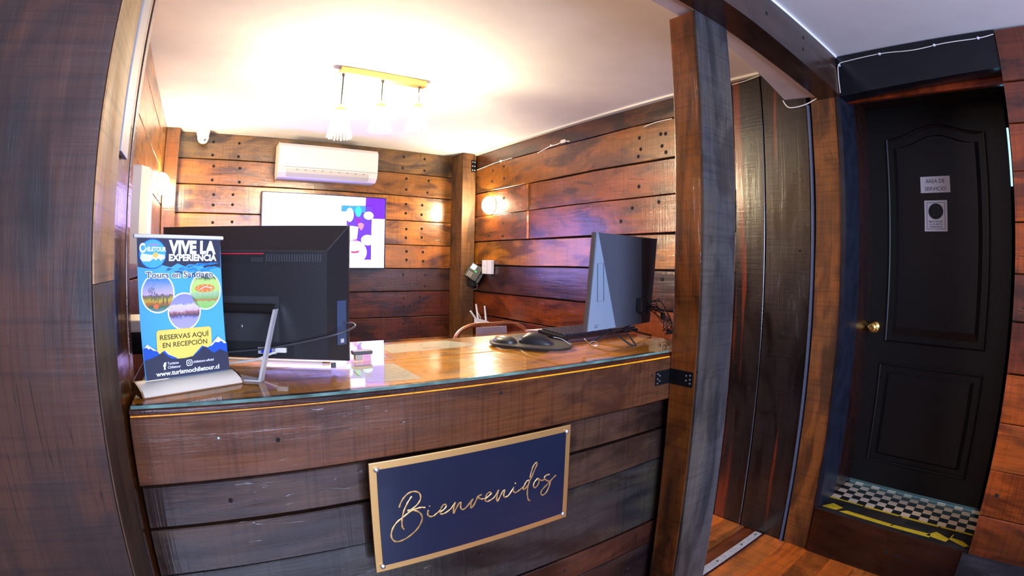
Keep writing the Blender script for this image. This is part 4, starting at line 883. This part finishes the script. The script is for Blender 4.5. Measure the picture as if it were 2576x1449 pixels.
# phone, switch box, router, stool
ph = empty('desk_phone', (2.30, 4.0, -.13), 'black desk phone mounted on the corner post with a lit display', 'phone')
PM = Matrix.Translation((2.285, 3.93, -.075)) @ Matrix.Rotation(math.radians(-40), 4, 'Z') @ Matrix.Rotation(math.radians(30), 4, 'Y') @ Matrix.Rotation(math.radians(-18), 4, 'X')
MB().box((-.065, -.018, -.075), (.055, .018, .065), PM, bev=.006).build('phone_body', black_pl, ph)
MB().box((-.050, -.0205, .010), (-.005, -.0175, .055), PM).build('display', mat('lcd', (.75, .85, 1), .3, emit=(.75, .85, 1), es=1.1), ph)
MB().box((.004, -.021, .000), (.018, -.018, .012), PM).build('green_key', mat('green_led', (0, .6, .05), .4, emit=(0, .8, .1), es=.6), ph)
kk = MB()
for a in range(3):
    for b_ in range(3): kk.box((-.045+a*.016, -.0200, -.060+b_*.016), (-.036+a*.016, -.0178, -.052+b_*.016), PM)
kk.build('keypad', mat('key_grey', (.4, .36, .34), .4), ph)
MB().box((.060, -.034, -.085), (.086, -.006, .080), PM, bev=.008).build('handset', black_gl, ph)
MB().box((2.27, 3.94, -.20), (2.335, 4.028, -.09), bev=.003).build('wall_mount', black_pl, ph)
MB().tube(spline([(2.30, 3.90, -.13), (2.30, 3.90, -.17), (2.315, 3.93, -.215), (2.325, 3.99, -.235), (2.33, 4.03, -.232)], 6), .0022, 6).build('phone_cord', mat('cord_grey', (.4, .38, .36), .4), ph, smooth=True)
sw = empty('switch_box', (2.33, 3.78, -.09), 'small white box on the plank wall beside the phone', 'wall box')
MB().box((XR-.036, 3.700, -.088), (XR-.004, 3.850, .032), bev=.004).build('casing', white_pl, sw)
MB().box((XR-.038, 3.800, -.030), (XR-.036, 3.815, -.005)).build('button', mat('button_grey', (.6, .58, .56), .4), sw)
MB().box((XR-.037, 3.762, -.088), (XR-.0355, 3.764, .032)).build('cover_seam', mat('seam_grey', 0, 0), sw)
rt_ = empty('wifi_router', (2.2, 3.6, -.50), 'white router with three upright antennas behind the stool', 'router')
RM = Matrix.Translation((2.19, 3.60, -.485))
MB().prism([(2.120, 3.60, -.50), (2.118, 3.60, -.455), (2.130, 3.60, -.450), (2.230, 3.60, -.478), (2.262, 3.60, -.500)], (0, .04, 0)).build('router_body', white_pl, rt_)
for a, b_ in (((2.118, -.452), (2.068, -.388)), ((2.142, -.456), (2.122, -.335)), ((2.222, -.480), (2.205, -.352))):
    MB().tube([(a[0], 3.615, a[1]), (a[0]*.8+b_[0]*.2, 3.615, a[1]*.8+b_[1]*.2), (b_[0], 3.615, b_[1])], [.007, .0085, .007], 8).build('antenna', white_pl, rt_, smooth=True)
MB().tube(spline([(2.16, 3.63, -.455), (2.155, 3.66, -.40), (2.175, 3.66, -.42), (2.19, 3.65, -.46)], 6), .003, 6).build('router_cable', mat('cable_cream', 0, 0), rt_, smooth=True)
sf = MB().box((2.06, 3.50, -.522), (2.336, 3.72, -.502), bev=.002).build('wall_shelf', wood('y'), color='5a2c1a'); tag(sf, 'small brown shelf on the right wall carrying the white router', 'shelf')
cop = mat('copper_metal', (.90, .42, .20), .22, 1.0)
stl = empty('bar_stool', (1.455, 2.1, ZF), 'copper metal stool with curved hoop back behind the counter', 'stool')
zt = -.322
hp = [(1.200, 2.25, -.60), (1.205, 2.28, -.46), (1.222, 2.295, -.392), (1.262, 2.30, -.345), (1.335, 2.30, zt), (1.45, 2.30, zt-.001), (1.560, 2.30, zt+.001), (1.620, 2.30, -.335), (1.680, 2.30, -.372), (1.712, 2.29, -.43), (1.722, 2.25, -.60)]
MB().tube(spline(hp, 6), .0105, 10).build('hoop_back', cop, stl, smooth=True)
MB().prism([(1.352, 2.296, -.337), (1.348, 2.285, -.60), (1.560, 2.285, -.60), (1.543, 2.296, -.337)], (0, .006, 0)).build('back_splat', mat('splat_pink', (.78, .60, .54), .35, .3), stl)
MB().box((1.215, 1.86, -.620), (1.705, 2.26, -.595), bev=.01).build('seat', cop, stl)
for sx in (0, 1):
    for sy in (0, 1):
        a = (1.24+sx*.44, 1.89+sy*.34, -.615); b_ = (1.20+sx*.52, 1.85+sy*.42, ZF+.001)
        MB().tube([a, b_], [.016, .011], 8).build('leg', cop, stl, smooth=True)
MB().tube([(1.215, 1.87, -1.02), (1.695, 1.87, -1.02), (1.695, 2.25, -1.02), (1.215, 2.25, -1.02)], .008, 8, closed=True).build('foot_ring', cop, stl)

# ------------------------------------------------------------------ thin white cables pinned to the walls
cwm = mat('cable_white', (.72, .68, .60), .45)
def pinned(name, pts, clips, label, r=.0026, cs=.006):
    t = MB().tube(spline(pts, 6), r, 6).build(name, cwm, smooth=True); tag(t, label, 'cable')
    for c_ in clips: MB().box((c_[0]-cs, c_[1]-cs, c_[2]-cs), (c_[0]+cs, c_[1]+cs, c_[2]+cs), bev=.001).build('clip', white_pl, t)
    return t
X_ = XR-.008
pinned('wall_cable', [(X_, 4.02, .868), (X_, 3.88, .875), (X_, 3.70, .884), (X_, 3.45, .884)], [(X_, 3.62, .886)], 'short white cable along the right wall beside the corner post', cs=.008)
t = pinned('wall_cable', [(X_, 3.10, .866), (X_, 3.02, .880), (X_, 2.95, .892), (X_, 2.85, .895), (X_, 2.80, .905), (X_, 2.72, .892)], [(X_, 2.93, .896)], 'white cable with a plug lying loose in the plank joint of the right wall', .004, .007)
MB().box((X_-.008, 2.765, .890), (X_+.004, 2.815, .916), bev=.004).build('plug', cwm, t)
pinned('wall_cable', [(X_, 2.02, .862), (X_, 1.93, .874), (X_, 1.80, .874)], [], 'thin white cable end on the right wall next to the post')
XLn = XR-.016
pinned('lintel_cable', [(XLn, .775, .830), (XLn, .775, .93), (XLn, .765, .972), (XLn, .72, .980), (XLn, .55, .985), (XLn, .40, .975), (XLn, .25, .983), (XLn, .10, .982), (XLn, .03, .990)], [(XLn, .765, .966), (XLn, .56, .984), (XLn, .30, .981), (XLn, .10, .982)], 'thin white cable clipped along the black lintel over the door', .0024, .005)
pinned('post_cable', [(X_, 1.38, .990), (X_, 1.30, .993), (X_, 1.21, 1.004)], [], 'white cable at the ceiling above the dark vertical planks')
pinned('soffit_cable', [(X_, 1.085, .845), (X_, 1.06, .808), (X_, 1.02, .800), (X_, .96, .806), (X_, .90, .826), (X_, .868, .836)], [(X_, .868, .836)], 'white cable bending under the pale soffit end', .0030, .005)

# ------------------------------------------------------------------ lift everything so that the floor is at height 0
for o in list(COL.objects):
    if o.parent is None: o.location.z += HEYE
bpy.context.view_layer.update()
